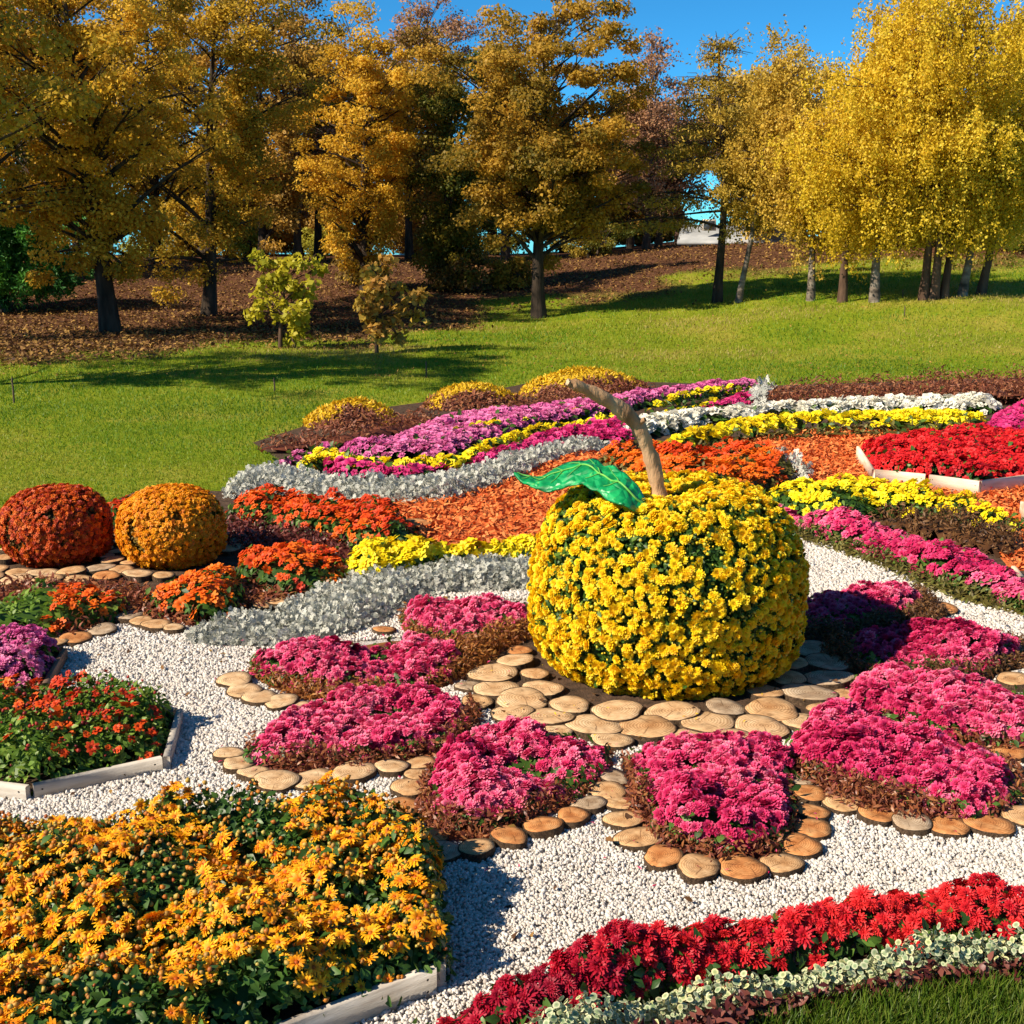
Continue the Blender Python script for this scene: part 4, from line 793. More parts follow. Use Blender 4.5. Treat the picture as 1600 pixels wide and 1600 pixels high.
logs('at end of the half shadowed pink bed', [(1590, 1012, 34, 't'), (1588, 1062, 54, 't'), (1605, 1032, 40, 't')], GE, 'from the top')
logs('by the small left pink bed', [(600, 983, 34, 'o')], GE)
GA = 'log slice paving round the yellow topiary'
logs('in the front row of topiary paving', [(955, 1154, 64, 'p'), (1080, 1152, 82, 'p'), (1150, 1155, 62, 'p'), (872, 1141, 50, 'p')], GA)
logs('in the second row of topiary paving', [(800, 1113, 66, 'p'), (853, 1120, 80, 'p'), (927, 1131, 84, 'p'), (1010, 1134, 88, 't'), (1107, 1128, 84, 'p'), (1188, 1136, 80, 'p'), (1252, 1126, 66, 'p')], GA)
logs('in the third row of topiary paving', [(745, 1095, 52, 't'), (815, 1092, 80, 'p'), (890, 1100, 66, 'p'), (965, 1110, 80, 'p'), (1050, 1111, 80, 'p'), (1132, 1104, 64, 'g'), (1206, 1109, 80, 't'), (1290, 1108, 52, 't')], GA)
logs('in the fourth row of topiary paving', [(733, 1070, 42, 'g'), (776, 1075, 78, 'p'), (848, 1074, 62, 'p'), (1195, 1080, 60, 't'), (1263, 1083, 80, 'g'), (1322, 1084, 44, 't')], GA)
logs('in the fifth row of topiary paving', [(771, 1051, 76, 'p'), (836, 1053, 44, 't'), (1232, 1057, 56, 't'), (1295, 1058, 72, 'g'), (1335, 1062, 30, 't')], GA)
logs('in the sixth row of topiary paving', [(806, 1032, 56, 'p'), (1240, 1036, 44, 't'), (1293, 1034, 68, 'g')], GA)
logs('in the rearmost row of topiary paving', [(812, 1015, 42, 'o'), (1267, 1014, 66, 'g')], GA)
GB = 'log slice paving round the two flower balls'
logs('in the front row before the flower balls', [(-20, 902, 46, 't'), (25, 906, 46, 'p'), (75, 905, 42, 't'), (122, 905, 40, 't'), (166, 900, 40, 'o'), (255, 897, 34, 't')], GB)
logs('in the second row before the flower balls', [(-8, 890, 40, 't'), (32, 893, 40, 't'), (67, 894, 46, 'p'), (112, 892, 44, 't'), (155, 886, 44, 'g'), (215, 896, 46, 'p'), (190, 888, 38, 't')], GB)
logs('between and behind the flower balls', [(176, 844, 28, 'p'), (184, 861, 30, 'p'), (166, 857, 22, 't'), (177, 875, 34, 't'), (202, 878, 26, 't'), (168, 868, 24, 'g'), (190, 835, 22, 't'), (6, 872, 30, 't'), (14, 858, 24, 't')], GB)
logs('in the pair right of the amber ball', [(364, 845, 40, 'p'), (362, 855, 40, 'p')], GB)
GC = 'log slices along the gravel edge below the orange patches'
logs('edging gravel below the orange patches', [(72, 1004, 36, 't'), (88, 1003, 32, 't'), (118, 995, 48, 'o'), (160, 982, 44, 'g'), (201, 960, 44, 'g'), (222, 970, 38, 't'), (245, 976, 42, 't'), (272, 981, 34, 'p')], GC)
logs('peeking out behind the broad silver band', [(394, 937, 32, 'o'), (434, 938, 42, 't'), (408, 945, 26, 't')], GC)
logs('at the left edge of the orange mulch', [(574, 790, 28, 't'), (652, 817, 44, 'o'), (684, 851, 28, 't')], GC)

# ------------------------------------------------------------------ yellow topiary fruit
BARKS = noisemat('branch_bark', [(.3, (.22, .12, .06)), (.5, (.42, .25, .13)), (.7, (.56, .37, .21))], 9, 8, .9, .8, 30, stretch=(1, 1, .35))
TIPW = noisemat('broken_wood', [(.3, (.45, .30, .18)), (.7, (.62, .46, .30))], 12, rough=.8)
def revolve(prof, loc, name, label, cat, nblo, r, mat, tm, leafm, nleaf, lsize, thr, bud=None, indiv=100, sq=2.0, drop=0.0):
    """a plant shaped on a frame: profile rows (radius, height)"""
    global RNG
    RNG = np.random.default_rng(zlib.crc32(label.encode()))
    prof = np.array(prof); root = empty(name, loc); tag(root, label, cat)
    s = np.concatenate([[0], np.cumsum(np.hypot(*np.diff(prof, axis=0).T))]); sf = np.linspace(0, s[-1], 60)
    pr, pz = np.interp(sf, s, prof[:, 0]), np.interp(sf, s, prof[:, 1])
    wgt = np.maximum(pr, .02); cdf = np.cumsum(wgt); cdf /= cdf[-1]
    dr, dz = np.gradient(pr), np.gradient(pz)
    def sample(n):
        k = np.interp(RNG.uniform(0, 1, n), cdf, np.arange(60)); th = RNG.uniform(0, 2 * np.pi, n)
        R = np.interp(k, np.arange(60), pr); Z = np.interp(k, np.arange(60), pz); a = np.interp(k, np.arange(60), dr); b = np.interp(k, np.arange(60), dz)
        nr = unit(np.stack([b * np.cos(th), b * np.sin(th), -a], -1))
        bump = 1 + .018 * NZ1(th * 2, Z * 5)
        return np.stack([R * np.cos(th) * bump, R * np.sin(th) * bump, Z], -1), nr, th
    tt = np.linspace(0, 2 * np.pi, 40, endpoint=False)
    V = np.stack([np.outer(pr * .91, np.cos(tt)), np.outer(pr * .91, np.sin(tt)), np.repeat(np.maximum(pz * .97, .01)[:, None], 40, 1)], -1).reshape(-1, 3)
    i, j = np.meshgrid(np.arange(59), np.arange(40), indexing='ij'); F = np.stack([i * 40 + j, i * 40 + (j + 1) % 40, (i + 1) * 40 + (j + 1) % 40, (i + 1) * 40 + j], -1).reshape(-1, 4)
    P, nr, th = sample(nleaf); lv = stamp(LEAF, P * RNG.uniform(.96, 1.02, (nleaf, 1)), basis(nr + RNG.normal(0, .6, nr.shape)), lsize * RNG.uniform(.6, 1.25, nleaf))
    VV, FF, AA = cat_([(V, F, {'rnd': np.full(len(V), .2), 'along': np.full(len(V), .2)}), lv]); mk('foliage', VV, FF, leafm, root, AA)
    P, nr, th = sample(nblo); nzv = NZ3(th * pr.max() * 1.9, P[:, 2] * 2.0) + .45 * NZ2(th * pr.max() * 1.3 + 3, P[:, 2] * 1.5)
    k = (nzv > thr) & (RNG.uniform(0, 1, nblo) > drop); P, nr = P[k], nr[k]; n = len(P)
    loc3 = np.array(loc)
    put_blooms(root, loc3, tm, mat, P + nr * RNG.uniform(0, .035, (n, 1)) + loc3, basis(sunward(nr, .25) + RNG.normal(0, .38, (n, 3))), r * RNG.uniform(.68, 1.2, n), RNG.uniform(0, 1, n), indiv)
    if bud:
        bm, nb, br = bud; P, nr, th = sample(nb); V, F, A = stamp(PEB[1], P + nr * RNG.uniform(.0, .035, (nb, 1)), basis(nr), br * RNG.uniform(.6, 1.3, nb)); o = mk('buds', V, F, bm, root, A, smooth=True); o['kind'] = 'stuff'
    return root
fy = U(1035, 1098)[0]; AC = np.array([at(1038, 1000, fy[1] + .62)[0], fy[1] + .62, 0.0])
APPLE = revolve([(a_ * .935, b_ * .985) for a_, b_ in [(.62, .02), (.71, .10), (.765, .24), (.785, .42), (.79, .56), (.755, .74), (.68, .88), (.56, .985), (.42, 1.03), (.28, 1.02), (.12, .97), (.0, .94)]], AC,
                'fruit_topiary', 'big yellow chrysanthemum fruit topiary with a bark stem and green leaf', 'topiary', 7600, .030, APPLEY, POM, GREEN, 22000, .040, -1.45, (BUDY, 3200, .009), drop=.38)
def stem():
    Y = AC[1]
    px = [(1034, 800, 14, .0), (1030, 770, 13.5, .0), (1020, 722, 12.5, .0), (1006, 684, 12, -.03), (994, 662, 12.5, -.05), (975, 643, 13.5, -.08), (950, 626, 12, -.12), (922, 611, 10, -.16), (900, 602, 8.5, -.2), (886, 597, 5.5, -.22)]
    P = np.array([at(x, y, Y + dy) for x, y, r, dy in px]); R = np.array([r for x, y, r, dy in px]) * .92 * Y * 1.03 / FPX
    t = np.linspace(0, len(P) - 1, 46); Pi = np.stack([np.interp(t, np.arange(len(P)), P[:, k]) for k in range(3)], -1)
    for _ in range(2): Pi[1:-1] = (Pi[:-2] + 2 * Pi[1:-1] + Pi[2:]) / 4
    Ri = np.interp(t, np.arange(len(P)), R) * (1 + .09 * np.sin(t * 4.1) + .07 * np.sin(t * 9.3))
    V, F = tube(Pi, Ri, 14); V += RNG.normal(0, .0026, V.shape)
    k1 = tube([P[4] + [.0, -.01, 0], P[4] + [.045, -.04, .03]], [.02, .012], 8)   # knot stub
    endc = len(V)
    V2, F2 = merge([(V, F), k1]); o = mk('stem', V2 - AC, F2, BARKS, APPLE, smooth=True)
    ring = V[-14:]; c = ring.mean(0) + (Pi[-1] - Pi[-2]) * .6
    Fc = np.stack([np.arange(14), (np.arange(14) + 1) % 14, np.full(14, 14)], -1); mk('broken_tip', np.vstack([ring, c]) - AC, Fc, TIPW, o)
stem()
m, n, L, p, out = newmat('green_film')
tc = n.new('ShaderNodeTexCoord'); nz = n.new('ShaderNodeTexNoise'); nz.inputs['Scale'].default_value = 16; nz.inputs['Detail'].default_value = 6; L.new(tc.outputs['Object'], nz.inputs['Vector'])
r_ = ramp(n, [(.30, (.0, .13, .035)), (.5, (.002, .24, .065)), (.66, (.01, .36, .10)), (.72, (.20, .44, .09))]); L.new(nz.outputs['Fac'], r_.inputs[0]); L.new(r_.outputs[0], p.inputs['Base Color'])
p.inputs['Roughness'].default_value = .42; vz = n.new('ShaderNodeTexVoronoi'); vz.feature = 'DISTANCE_TO_EDGE'; vz.inputs['Scale'].default_value = 14; L.new(tc.outputs['Object'], vz.inputs['Vector'])
b_ = n.new('ShaderNodeBump'); b_.inputs['Strength'].default_value = 1.0; b_.inputs['Distance'].default_value = .03; L.new(vz.outputs['Distance'], b_.inputs['Height']); L.new(b_.outputs[0], p.inputs['Normal'])
FILM = m
VEIN = noisemat('yellow_green_vein', [(.3, (.06, .34, .06)), (.7, (.20, .46, .09))], 20, rough=.4)
def film_leaf():
    Y = AC[1]
    top = [(803, 738), (822, 744), (845, 748), (866, 735), (890, 718), (920, 716), (950, 727), (980, 744), (1002, 768), (1018, 796)]
    bot = [(803, 741), (818, 752), (838, 762), (862, 764), (886, 757), (912, 757), (938, 770), (962, 783), (985, 793), (1010, 800)]
    nu, nv = 60, 14; t = np.linspace(0, 9, nu); V = []
    for u in t:
        i = min(int(u), 8); f = u - i; tx = np.array(top[i]) * (1 - f) + np.array(top[i + 1]) * f; bx = np.array(bot[i]) * (1 - f) + np.array(bot[i + 1]) * f
        wd = math.sin(math.pi * min(1, u / 9 * .92 + .04)) * .20
        k_ = .34 * sm((u - 4) / 4); A = at(*tx, Y + wd * .7 - .05 - k_); B = at(*bx, Y - wd - .05 - k_)
        for v in np.linspace(0, 1, nv):
            P = A * (1 - v) + B * v; P[2] += .03 * math.sin(math.pi * v) * wd / .2; V.append(P)
    V = np.array(V).reshape(nu, nv, 3)
    for _ in range(3): V[1:-1] = (V[:-2] + 2 * V[1:-1] + V[2:]) / 4
    mid = V[:, nv // 2].copy()
    G = V.reshape(-1, 3); G[:, 2] += .006 * NZ3(G[:, 0] * 3, G[:, 1] * 3) + .006 * NZ2(G[:, 0] * 6, G[:, 1] * 6); V = G.reshape(nu, nv, 3)
    i, j = np.meshgrid(np.arange(nu - 1), np.arange(nv - 1), indexing='ij'); a = i * nv + j; F = np.stack([a, a + nv, a + nv + 1, a + 1], -1).reshape(-1, 4)
    top_, low_ = V.reshape(-1, 3), V.reshape(-1, 3) - [0, 0, .012]
    rim = []
    N = nu * nv; edge = [k for k in range(nv)] + [k * nv + nv - 1 for k in range(1, nu)] + [N - 1 - k for k in range(1, nv)] + [k * nv for k in range(nu - 2, 0, -1)]
    E = np.array(edge); rim = np.stack([E, np.roll(E, -1), np.roll(E, -1) + N, E + N], -1)
    o = mk('leaf', np.vstack([top_, low_]) - AC, np.concatenate([F, F[:, ::-1] + N, rim]), FILM, APPLE, smooth=True)
    pt = V[:, nv // 2] + [0, 0, .004]; parts = [tube(pt[2:-2], np.linspace(.003, .007, len(pt) - 4), 5)]
    for k in range(10, nu - 8, 7):
        for sgn, jj in ((-1, 2), (1, nv - 3)):
            q = [V[k, nv // 2 + int(s * (jj - nv // 2))] * 1 + [0, 0, .004] for s in (0, .35, .7, 1)]; q = [V[max(0, k - int(s * 5)), nv // 2 + int(round(s * (jj - nv // 2)))] + [0, 0, .004] for s in (0, .35, .7, 1)]
            parts.append(tube(q, [.004, .003, .0025, .0015], 4))
    Vv, Fv = merge(parts); mk('vein', Vv - AC, Fv, VEIN, o)
film_leaf()
def ballprof(R, H):
    a = np.linspace(-math.pi / 2 + .5, math.pi / 2, 16); e = .82
    r = R * np.cos(a) ** e; z = np.sign(np.sin(a)) * np.abs(np.sin(a)) ** e
    z = (z - z[0]) / (z[-1] - z[0]) * (H - .01) + .01; return np.stack([r, z], -1)
for (x0, x1, yb, lab, mt, lf) in ((5, 170, 886, 'dark russet chrysanthemum ball on log paving', BALLRED, 'r'), (187, 348, 889, 'amber orange chrysanthemum ball on log paving', BALLOR, 'o')):
    f = U((x0 + x1) / 2, yb)[0]; R = (x1 - x0) / 2 * .94 * math.hypot(f[1] + .3, 2) / FPX; cy = f[1] + R * .62
    c = np.array([at((x0 + x1) / 2, 800, cy)[0], cy, 0]); top = at(100, 762, cy + R * .3)[2]
    revolve(ballprof(R, top), c, 'ball_topiary', lab, 'topiary', 6500, .020, mt, SMALL, leafmat('ball_leaf_' + lf, [(.06, .03, .008), (.11, .06, .012), (.16, .08, .015)] if lf == 'r' else [(.16, .09, .01), (.24, .13, .012), (.12, .10, .015)], tr=.2), 6000, .03, -2.2)

# ------------------------------------------------------------------ trees
def barkmat(name, cols, scale=3, stretch=(2, 2, .5)):
    return noisemat(name, [(.3, cols[0]), (.5, cols[1]), (.7, cols[2])], scale, 8, .95, .8, scale * 4, stretch=stretch)
BK = barkmat('dark_bark', [(.018, .013, .009), (.045, .032, .022), (.085, .06, .042)])
BKR = barkmat('brown_bark', [(.05, .028, .018), (.10, .06, .04), (.16, .10, .065)])
BKB = barkmat('birch_bark', [(.04, .034, .028), (.16, .13, .105), (.34, .30, .25)], 2.2, (1.2, 1.2, 2.5))
def fol(name, cols, tr=.5): return leafmat(name, cols, tr=tr, rough=.55, spec=.25)
F_GOLD = fol('golden_maple_leaf', [(.34, .21, .02), (.56, .33, .025), (.74, .44, .035), (.84, .55, .055), (.58, .33, .028)])
F_OLGOLD = fol('olive_gold_leaf', [(.24, .19, .02), (.40, .27, .025), (.58, .36, .03), (.74, .47, .045), (.46, .30, .028), (.30, .28, .035)])
F_OAK = fol('oak_leaf', [(.13, .12, .02), (.28, .19, .025), (.47, .28, .032), (.62, .37, .045), (.34, .21, .026)])
F_OAKG = fol('green_oak_leaf', [(.06, .09, .016), (.14, .15, .02), (.30, .23, .028), (.46, .30, .035)])
F_BIRCH = fol('birch_leaf', [(.36, .27, .02), (.56, .39, .02), (.70, .48, .024), (.78, .55, .035), (.84, .63, .06), (.46, .37, .03)], .45)
F_BIRCHP = fol('pale_birch_leaf', [(.32, .23, .03), (.48, .32, .04), (.62, .41, .05), (.72, .50, .08), (.40, .29, .04)], .42)
F_LARCH = fol('larch_needle', [(.16, .12, .02), (.30, .21, .025), (.44, .29, .035), (.54, .36, .05)], .3)
F_PURP = fol('faded_russet_leaf', [(.24, .12, .07), (.38, .19, .10), (.50, .28, .14), (.42, .27, .10)], .35)
F_BACK = fol('brown_gold_leaf', [(.22, .14, .03), (.40, .23, .04), (.55, .31, .045), (.32, .18, .03)], .4)
F_CON = fol('conifer_needle', [(.018, .075, .014), (.035, .14, .02), (.07, .23, .025), (.15, .34, .035)], .2)
F_SAP = fol('yellow_green_leaf', [(.26, .28, .02), (.42, .38, .025), (.54, .46, .03), (.34, .36, .03)], .45)
F_SAPB = fol('tawny_leaf', [(.34, .16, .04), (.48, .26, .05), (.56, .36, .06), (.40, .30, .04)], .4)
F_BUSH = fol('dark_bush_leaf', [(.08, .055, .016), (.16, .10, .02), (.26, .16, .03), (.16, .14, .025)], .3)
F_YB = fol('yellow_bush_leaf', [(.30, .28, .03), (.44, .40, .04), (.52, .46, .06)], .45)

def tree(name, label, base, crowns, mat, tw, nleaf, bark=BK, leaf=.11, clump=.42, ncl=90, style='broad', seed=0, Y=None, group=None, limb=.5, cat='tree', lean=0, shell=.45, flat=.7, dens=1.0, multi=1):
    r = np.random.default_rng(1000 + seed)
    if Y is None: B = U(*base)[0]
    else: B = np.array([at(base[0], 400, Y)[0], Y, 0]); 
    B[2] = float(zt(B[0], B[1])); Yd = B[1]
    root = empty(name, B); tag(root, label, cat, group)
    cl, clr, limbs = [], [], []
    tws = tw / 2 * Yd / FPX
    tot = sum(((c[1] - c[0]) * (c[3] - c[2])) for c in crowns)
    allc = []
    for ci, c in enumerate(crowns):
        a = at(c[0], c[3], Yd) - B; b = at(c[1], c[2], Yd) - B
        cen = np.array([(a[0] + b[0]) / 2, (c[4] if len(c) > 4 else 0.0), (a[2] + b[2]) / 2]); rad = np.array([(b[0] - a[0]) / 2, (b[0] - a[0]) / 2 * .85, (b[2] - a[2]) / 2])
        k = max(4, int(ncl * (c[1] - c[0]) * (c[3] - c[2]) / tot)); allc.append((cen, rad))
        v = unit(r.normal(0, 1, (k, 3))); rr = (shell + (1 - shell) * r.uniform(0, 1, k) ** .5)
        az = np.arctan2(v[:, 1], v[:, 0]); env = .93 + .24 * Noise(seed + 50, 8, 1, 3)(az * 1.5, v[:, 2] * 2.5)
        P = v * (rr * env)[:, None]
        if style in ('cone', 'larch'):
            z = r.uniform(-1, 1, k); wdt = np.clip(.12 + .9 * (1 - z) / 2, .06, 1); P = np.stack([np.cos(az) * wdt * rr, np.sin(az) * wdt * rr, z], -1)
        if style == 'birch': P[:, :2] *= np.clip(1.05 - .35 * P[:, 2:3], .4, 1.15)
        cl.append(P * rad + cen)
    cl = np.concatenate(cl); cen0, rad0 = allc[0]
    top = np.array([cen0[0], cen0[1], cen0[2] + rad0[2] * (.95 if style in ('cone', 'larch') else .55)])
    # trunk(s)
    trunks = []
    for m_ in range(multi):
        off = np.array([(m_ - (multi - 1) / 2) * tws * 2.4, r.normal(0, .1), 0]); tp = top + np.array([r.normal(0, .5), r.normal(0, .4), -r.uniform(0, .6)]) * (multi > 1)
        t = np.linspace(0, 1, 12); T_ = off + np.outer(t, tp - off) + np.stack([np.sin(t * 3 + seed) * .05 * rad0[0] * np.sin(t * 3.14), np.cos(t * 4 + seed) * .05 * rad0[0] * np.sin(t * 3.14), 0 * t], -1)
        T_[:, 0] += lean * t * (1 - t)
        R = tws * (1 - .86 * t ** .9) + .008; R[0] *= 1.30; R[1] *= 1.05; T_[0, 2] -= .15
        limbs.append(tube(T_, R, 9)); trunks.append((T_, R))
    sel = r.uniform(0, 1, len(cl)) < limb
    zlow = allc[0][0][2] - allc[0][1][2]
    for i, P in enumerate(cl):
        if not sel[i]: continue
        T_, R = trunks[i % multi]
        hd = np.hypot(P[0] - T_[4, 0], P[1] - T_[4, 1])
        zs = P[2] - hd * (r.uniform(.35, .9) if style not in ('larch', 'weep') else r.uniform(-.15, .1)); zs = np.clip(zs, min(max(zlow * .7, .5), T_[-1, 2] * .9), T_[-1, 2] * .97)
        s0 = np.array([np.interp(zs, T_[:, 2], T_[:, k]) for k in range(3)]); rs = np.interp(zs, T_[:, 2], R) * .42
        md = s0 * .5 + P * .5 + np.array([0, 0, .12 * hd]) + r.normal(0, .06, 3) * hd
        q = np.linspace(0, 1, 6)[:, None]; pts = (1 - q) ** 2 * s0 + 2 * q * (1 - q) * md + q ** 2 * P
        limbs.append(tube(pts, np.linspace(max(rs, .014), .008, 6), 5))
        for _ in range(2):
            e = P + r.normal(0, clump * .45, 3); limbs.append(tube(np.array([pts[3], (pts[3] + e) / 2 + r.normal(0, .05, 3), e]), [.012, .009, .005], 4))
    V, F = merge(limbs); mk('trunk', V, F, bark, root, smooth=True)
    # foliage
    n = nleaf; k = r.integers(0, len(cl), n)
    if style == 'larch': wk = np.hypot(cl[:, 0] - cen0[0], cl[:, 1] - cen0[1]) + .15; k = r.choice(len(cl), n, p=wk / wk.sum())
    csz = r.uniform(.65, 1.35, len(cl)); crn = r.uniform(0, 1, len(cl))
    if style in ('birch', 'weep'):
        ns = max(1, n // 28); ks = r.integers(0, len(cl), ns); so = cl[ks] + r.normal(0, clump, (ns, 3)) * [1, 1, .6]; ln = r.uniform(.3, 1.5, ns) * clump * 2.0
        si = r.integers(0, ns, n); t = r.uniform(0, 1, n) ** .8; P = so[si] + np.stack([r.normal(0, .05, n), r.normal(0, .05, n), -t * ln[si]], -1) + np.stack([np.sin(si) * .25 * t * clump, np.cos(si) * .25 * t * clump, 0 * t], -1); k = ks[si]
        nr = np.stack([r.normal(0, 1, n), r.normal(0, 1, n), r.normal(.2, .5, n)], -1)
    elif style == 'larch':
        # tufts strung along level boughs
        T_ = trunks[0][0]; u = r.uniform(.25, 1.0, n); base_ = np.stack([np.interp(cl[k][:, 2], T_[:, 2], T_[:, j]) for j in range(3)], -1)
        P = base_ * (1 - u[:, None]) + cl[k] * u[:, None] + r.normal(0, 1, (n, 3)) * np.array([.16, .16, .07]); P[:, 2] -= np.abs(r.normal(0, .12, n)) * u; nr = r.normal(0, 1, (n, 3))
    else:
        v = unit(r.normal(0, 1, (n, 3))) * (r.uniform(0, 1, n) ** .45)[:, None]; P = cl[k] + v * clump * csz[k][:, None] * [1.15, 1.15, flat]
        nr = v * .8 + r.normal(0, .7, (n, 3)) + [0, 0, .5]
    rn = np.clip(.68 * crn[k] + .32 * r.uniform(0, 1, n), 0, 1); P = P[: n]; 
    hgt = P[:, 2] + B[2] - zt(P[:, 0] + B[0], P[:, 1] + B[1]); low_ = hgt < .1
    P[low_, 2] += (.1 - hgt + r.uniform(0, .8, n))[low_]
    Tm = NARROW if style in ('larch', 'weep') else LEAFQ
    V, F, A = stamp(Tm, P, basis(nr), leaf * r.uniform(.6, 1.25, n), rn); mk('crown', V, F, mat, root, A)
    return root
LEAFQ = fin([(0, 0, 0), (.45, -.40, .12), (1, 0, -.06), (.45, .40, .12)], [(0, 1, 2, 3)], [0, .5, 1, .5])
GF = 'autumn trees along the slope'
tree('maple_tree', 'golden orange maple with the thickest trunk on the left slope', (172, 522), [(-70, 300, -170, 330), (40, 205, 160, 440), (150, 260, 280, 430)], F_GOLD, 29, 52000, seed=1, group=GF, ncl=210, clump=.36, leaf=.085, lean=-.5)
tree('maple_tree', 'olive gold maple on a slim dark trunk second from the left', (328, 492), [(205, 490, -90, 375), (250, 420, 280, 410)], F_OLGOLD, 21, 46000, seed=2, group=GF, ncl=190, clump=.36, leaf=.085)
tree('maple_tree', 'bright golden maple leaning in from the left frame edge', (-120, 535), [(-330, 85, -160, 330)], F_OLGOLD, 28, 30000, seed=3, group=GF, ncl=130, clump=.42, leaf=.09)
tree('maple_tree', 'golden tree with dark trunk behind the tawny sapling', (574, 455), [(485, 665, 20, 395), (510, 640, 250, 420)], F_GOLD, 20, 40000, seed=4, group=GF, ncl=170, clump=.34, leaf=.085)
tree('maple_tree', 'near golden maple whose boughs hang in at the upper left edge', (-325, 612), [(-640, 30, -330, 300)], F_OLGOLD, 34, 34000, seed=21, group=GF, ncl=170, clump=.36, leaf=.085)
tree('oak_tree', 'large dense brown olive oak in the middle of the slope', (842, 497), [(690, 1015, -30, 400), (720, 1030, 150, 385)], F_OAK, 21, 72000, seed=5, group=GF, ncl=280, clump=.34, leaf=.09, shell=.35)
tree('oak_tree', 'narrow olive brown oak just left of the large oak', (690, 452), [(640, 775, 60, 420), (650, 770, 280, 440)], F_OAKG, 20, 34000, seed=6, group=GF, ncl=150, clump=.36, leaf=.09)
tree('larch_tree', 'thin larch with level boughs right of the large oak', (1120, 472), [(925, 1320, 60, 365)], F_LARCH, 14, 15000, style='larch', seed=7, group=GF, ncl=58, limb=1.0, leaf=.10, bark=BK)
BGP = 'golden birches on the right'
tree('birch_tree', 'slender pale stemmed birch beside the larch', (1152, 472), [(1140, 1290, 75, 350)], F_BIRCHP, 9, 33000, BKB, style='birch', seed=8, group=BGP, ncl=70, leaf=.068, clump=.32)
tree('birch_tree', 'broad bright golden birch filling the upper right corner', (1450, 468), [(1285, 1660, -90, 320), (1275, 1500, 150, 355)], F_BIRCH, 13, 130000, BKR, style='birch', seed=9, group=BGP, ncl=300, leaf=.064, clump=.30, multi=2, shell=.3)
tree('birch_tree', 'birch with a pale trunk in front of the hill right of the larch', (1268, 470), [(1215, 1345, 170, 362)], F_BIRCHP, 12, 27000, BKB, style='birch', seed=10, group=BGP, ncl=60, leaf=.068, clump=.32)
tree('birch_tree', 'birch with a dark trunk left of the striped white trunk', (1316, 472), [(1270, 1400, 200, 360)], F_BIRCH, 14, 21000, BKR, style='birch', seed=11, group=BGP, ncl=50, leaf=.068, clump=.32)
tree('birch_tree', 'birch with the clearly striped black and white trunk', (1367, 472), [(1300, 1450, 130, 352)], F_BIRCH, 15, 25500, BKB, style='birch', seed=12, group=BGP, ncl=60, leaf=.068, clump=.34)
tree('birch_tree', 'birch with a thin dark trunk right of the thickest birch trunk', (1475, 466), [(1430, 1560, 220, 360)], F_BIRCH, 13, 19500, BKR, style='birch', seed=13, group=BGP, ncl=50, leaf=.068, clump=.32)
tree('birch_tree', 'birch with a reddish pale trunk third from the right edge', (1502, 462), [(1470, 1610, 180, 355)], F_BIRCH, 13, 21000, BKB, style='birch', seed=14, group=BGP, ncl=50, leaf=.068, clump=.32)
tree('birch_tree', 'birch with a dark trunk second from the right edge', (1528, 458), [(1500, 1680, 120, 345)], F_BIRCH, 13, 22500, BKR, style='birch', seed=15, group=BGP, ncl=55, leaf=.068, clump=.34)
tree('weeping_conifer', 'dark green drooping conifer mound at the left edge', (10, 488), [(-120, 88, 300, 390), (-130, 100, 350, 445)], F_CON, 14, 30000, style='weep', seed=16, cat='conifer', ncl=110, leaf=.15, clump=.22, shell=.5, limb=.3)
tree('young_maple', 'yellow green maple sapling standing alone on the lawn', (437, 545), [(395, 500, 392, 470), (370, 520, 455, 512), (420, 475, 500, 548)], F_SAP, 6, 1500, BKR, seed=17, cat='sapling', ncl=36, clump=.16, leaf=.13, limb=.9)
tree('young_maple', 'tawny leaved sapling to the right of the yellow green one', (588, 552), [(550, 625, 405, 470), (548, 660, 430, 505), (555, 625, 470, 545)], F_SAPB, 5, 1300, BKR, seed=18, cat='sapling', ncl=34, clump=.15, leaf=.13, limb=.9)
GK = 'trees beyond the crest of the slope'
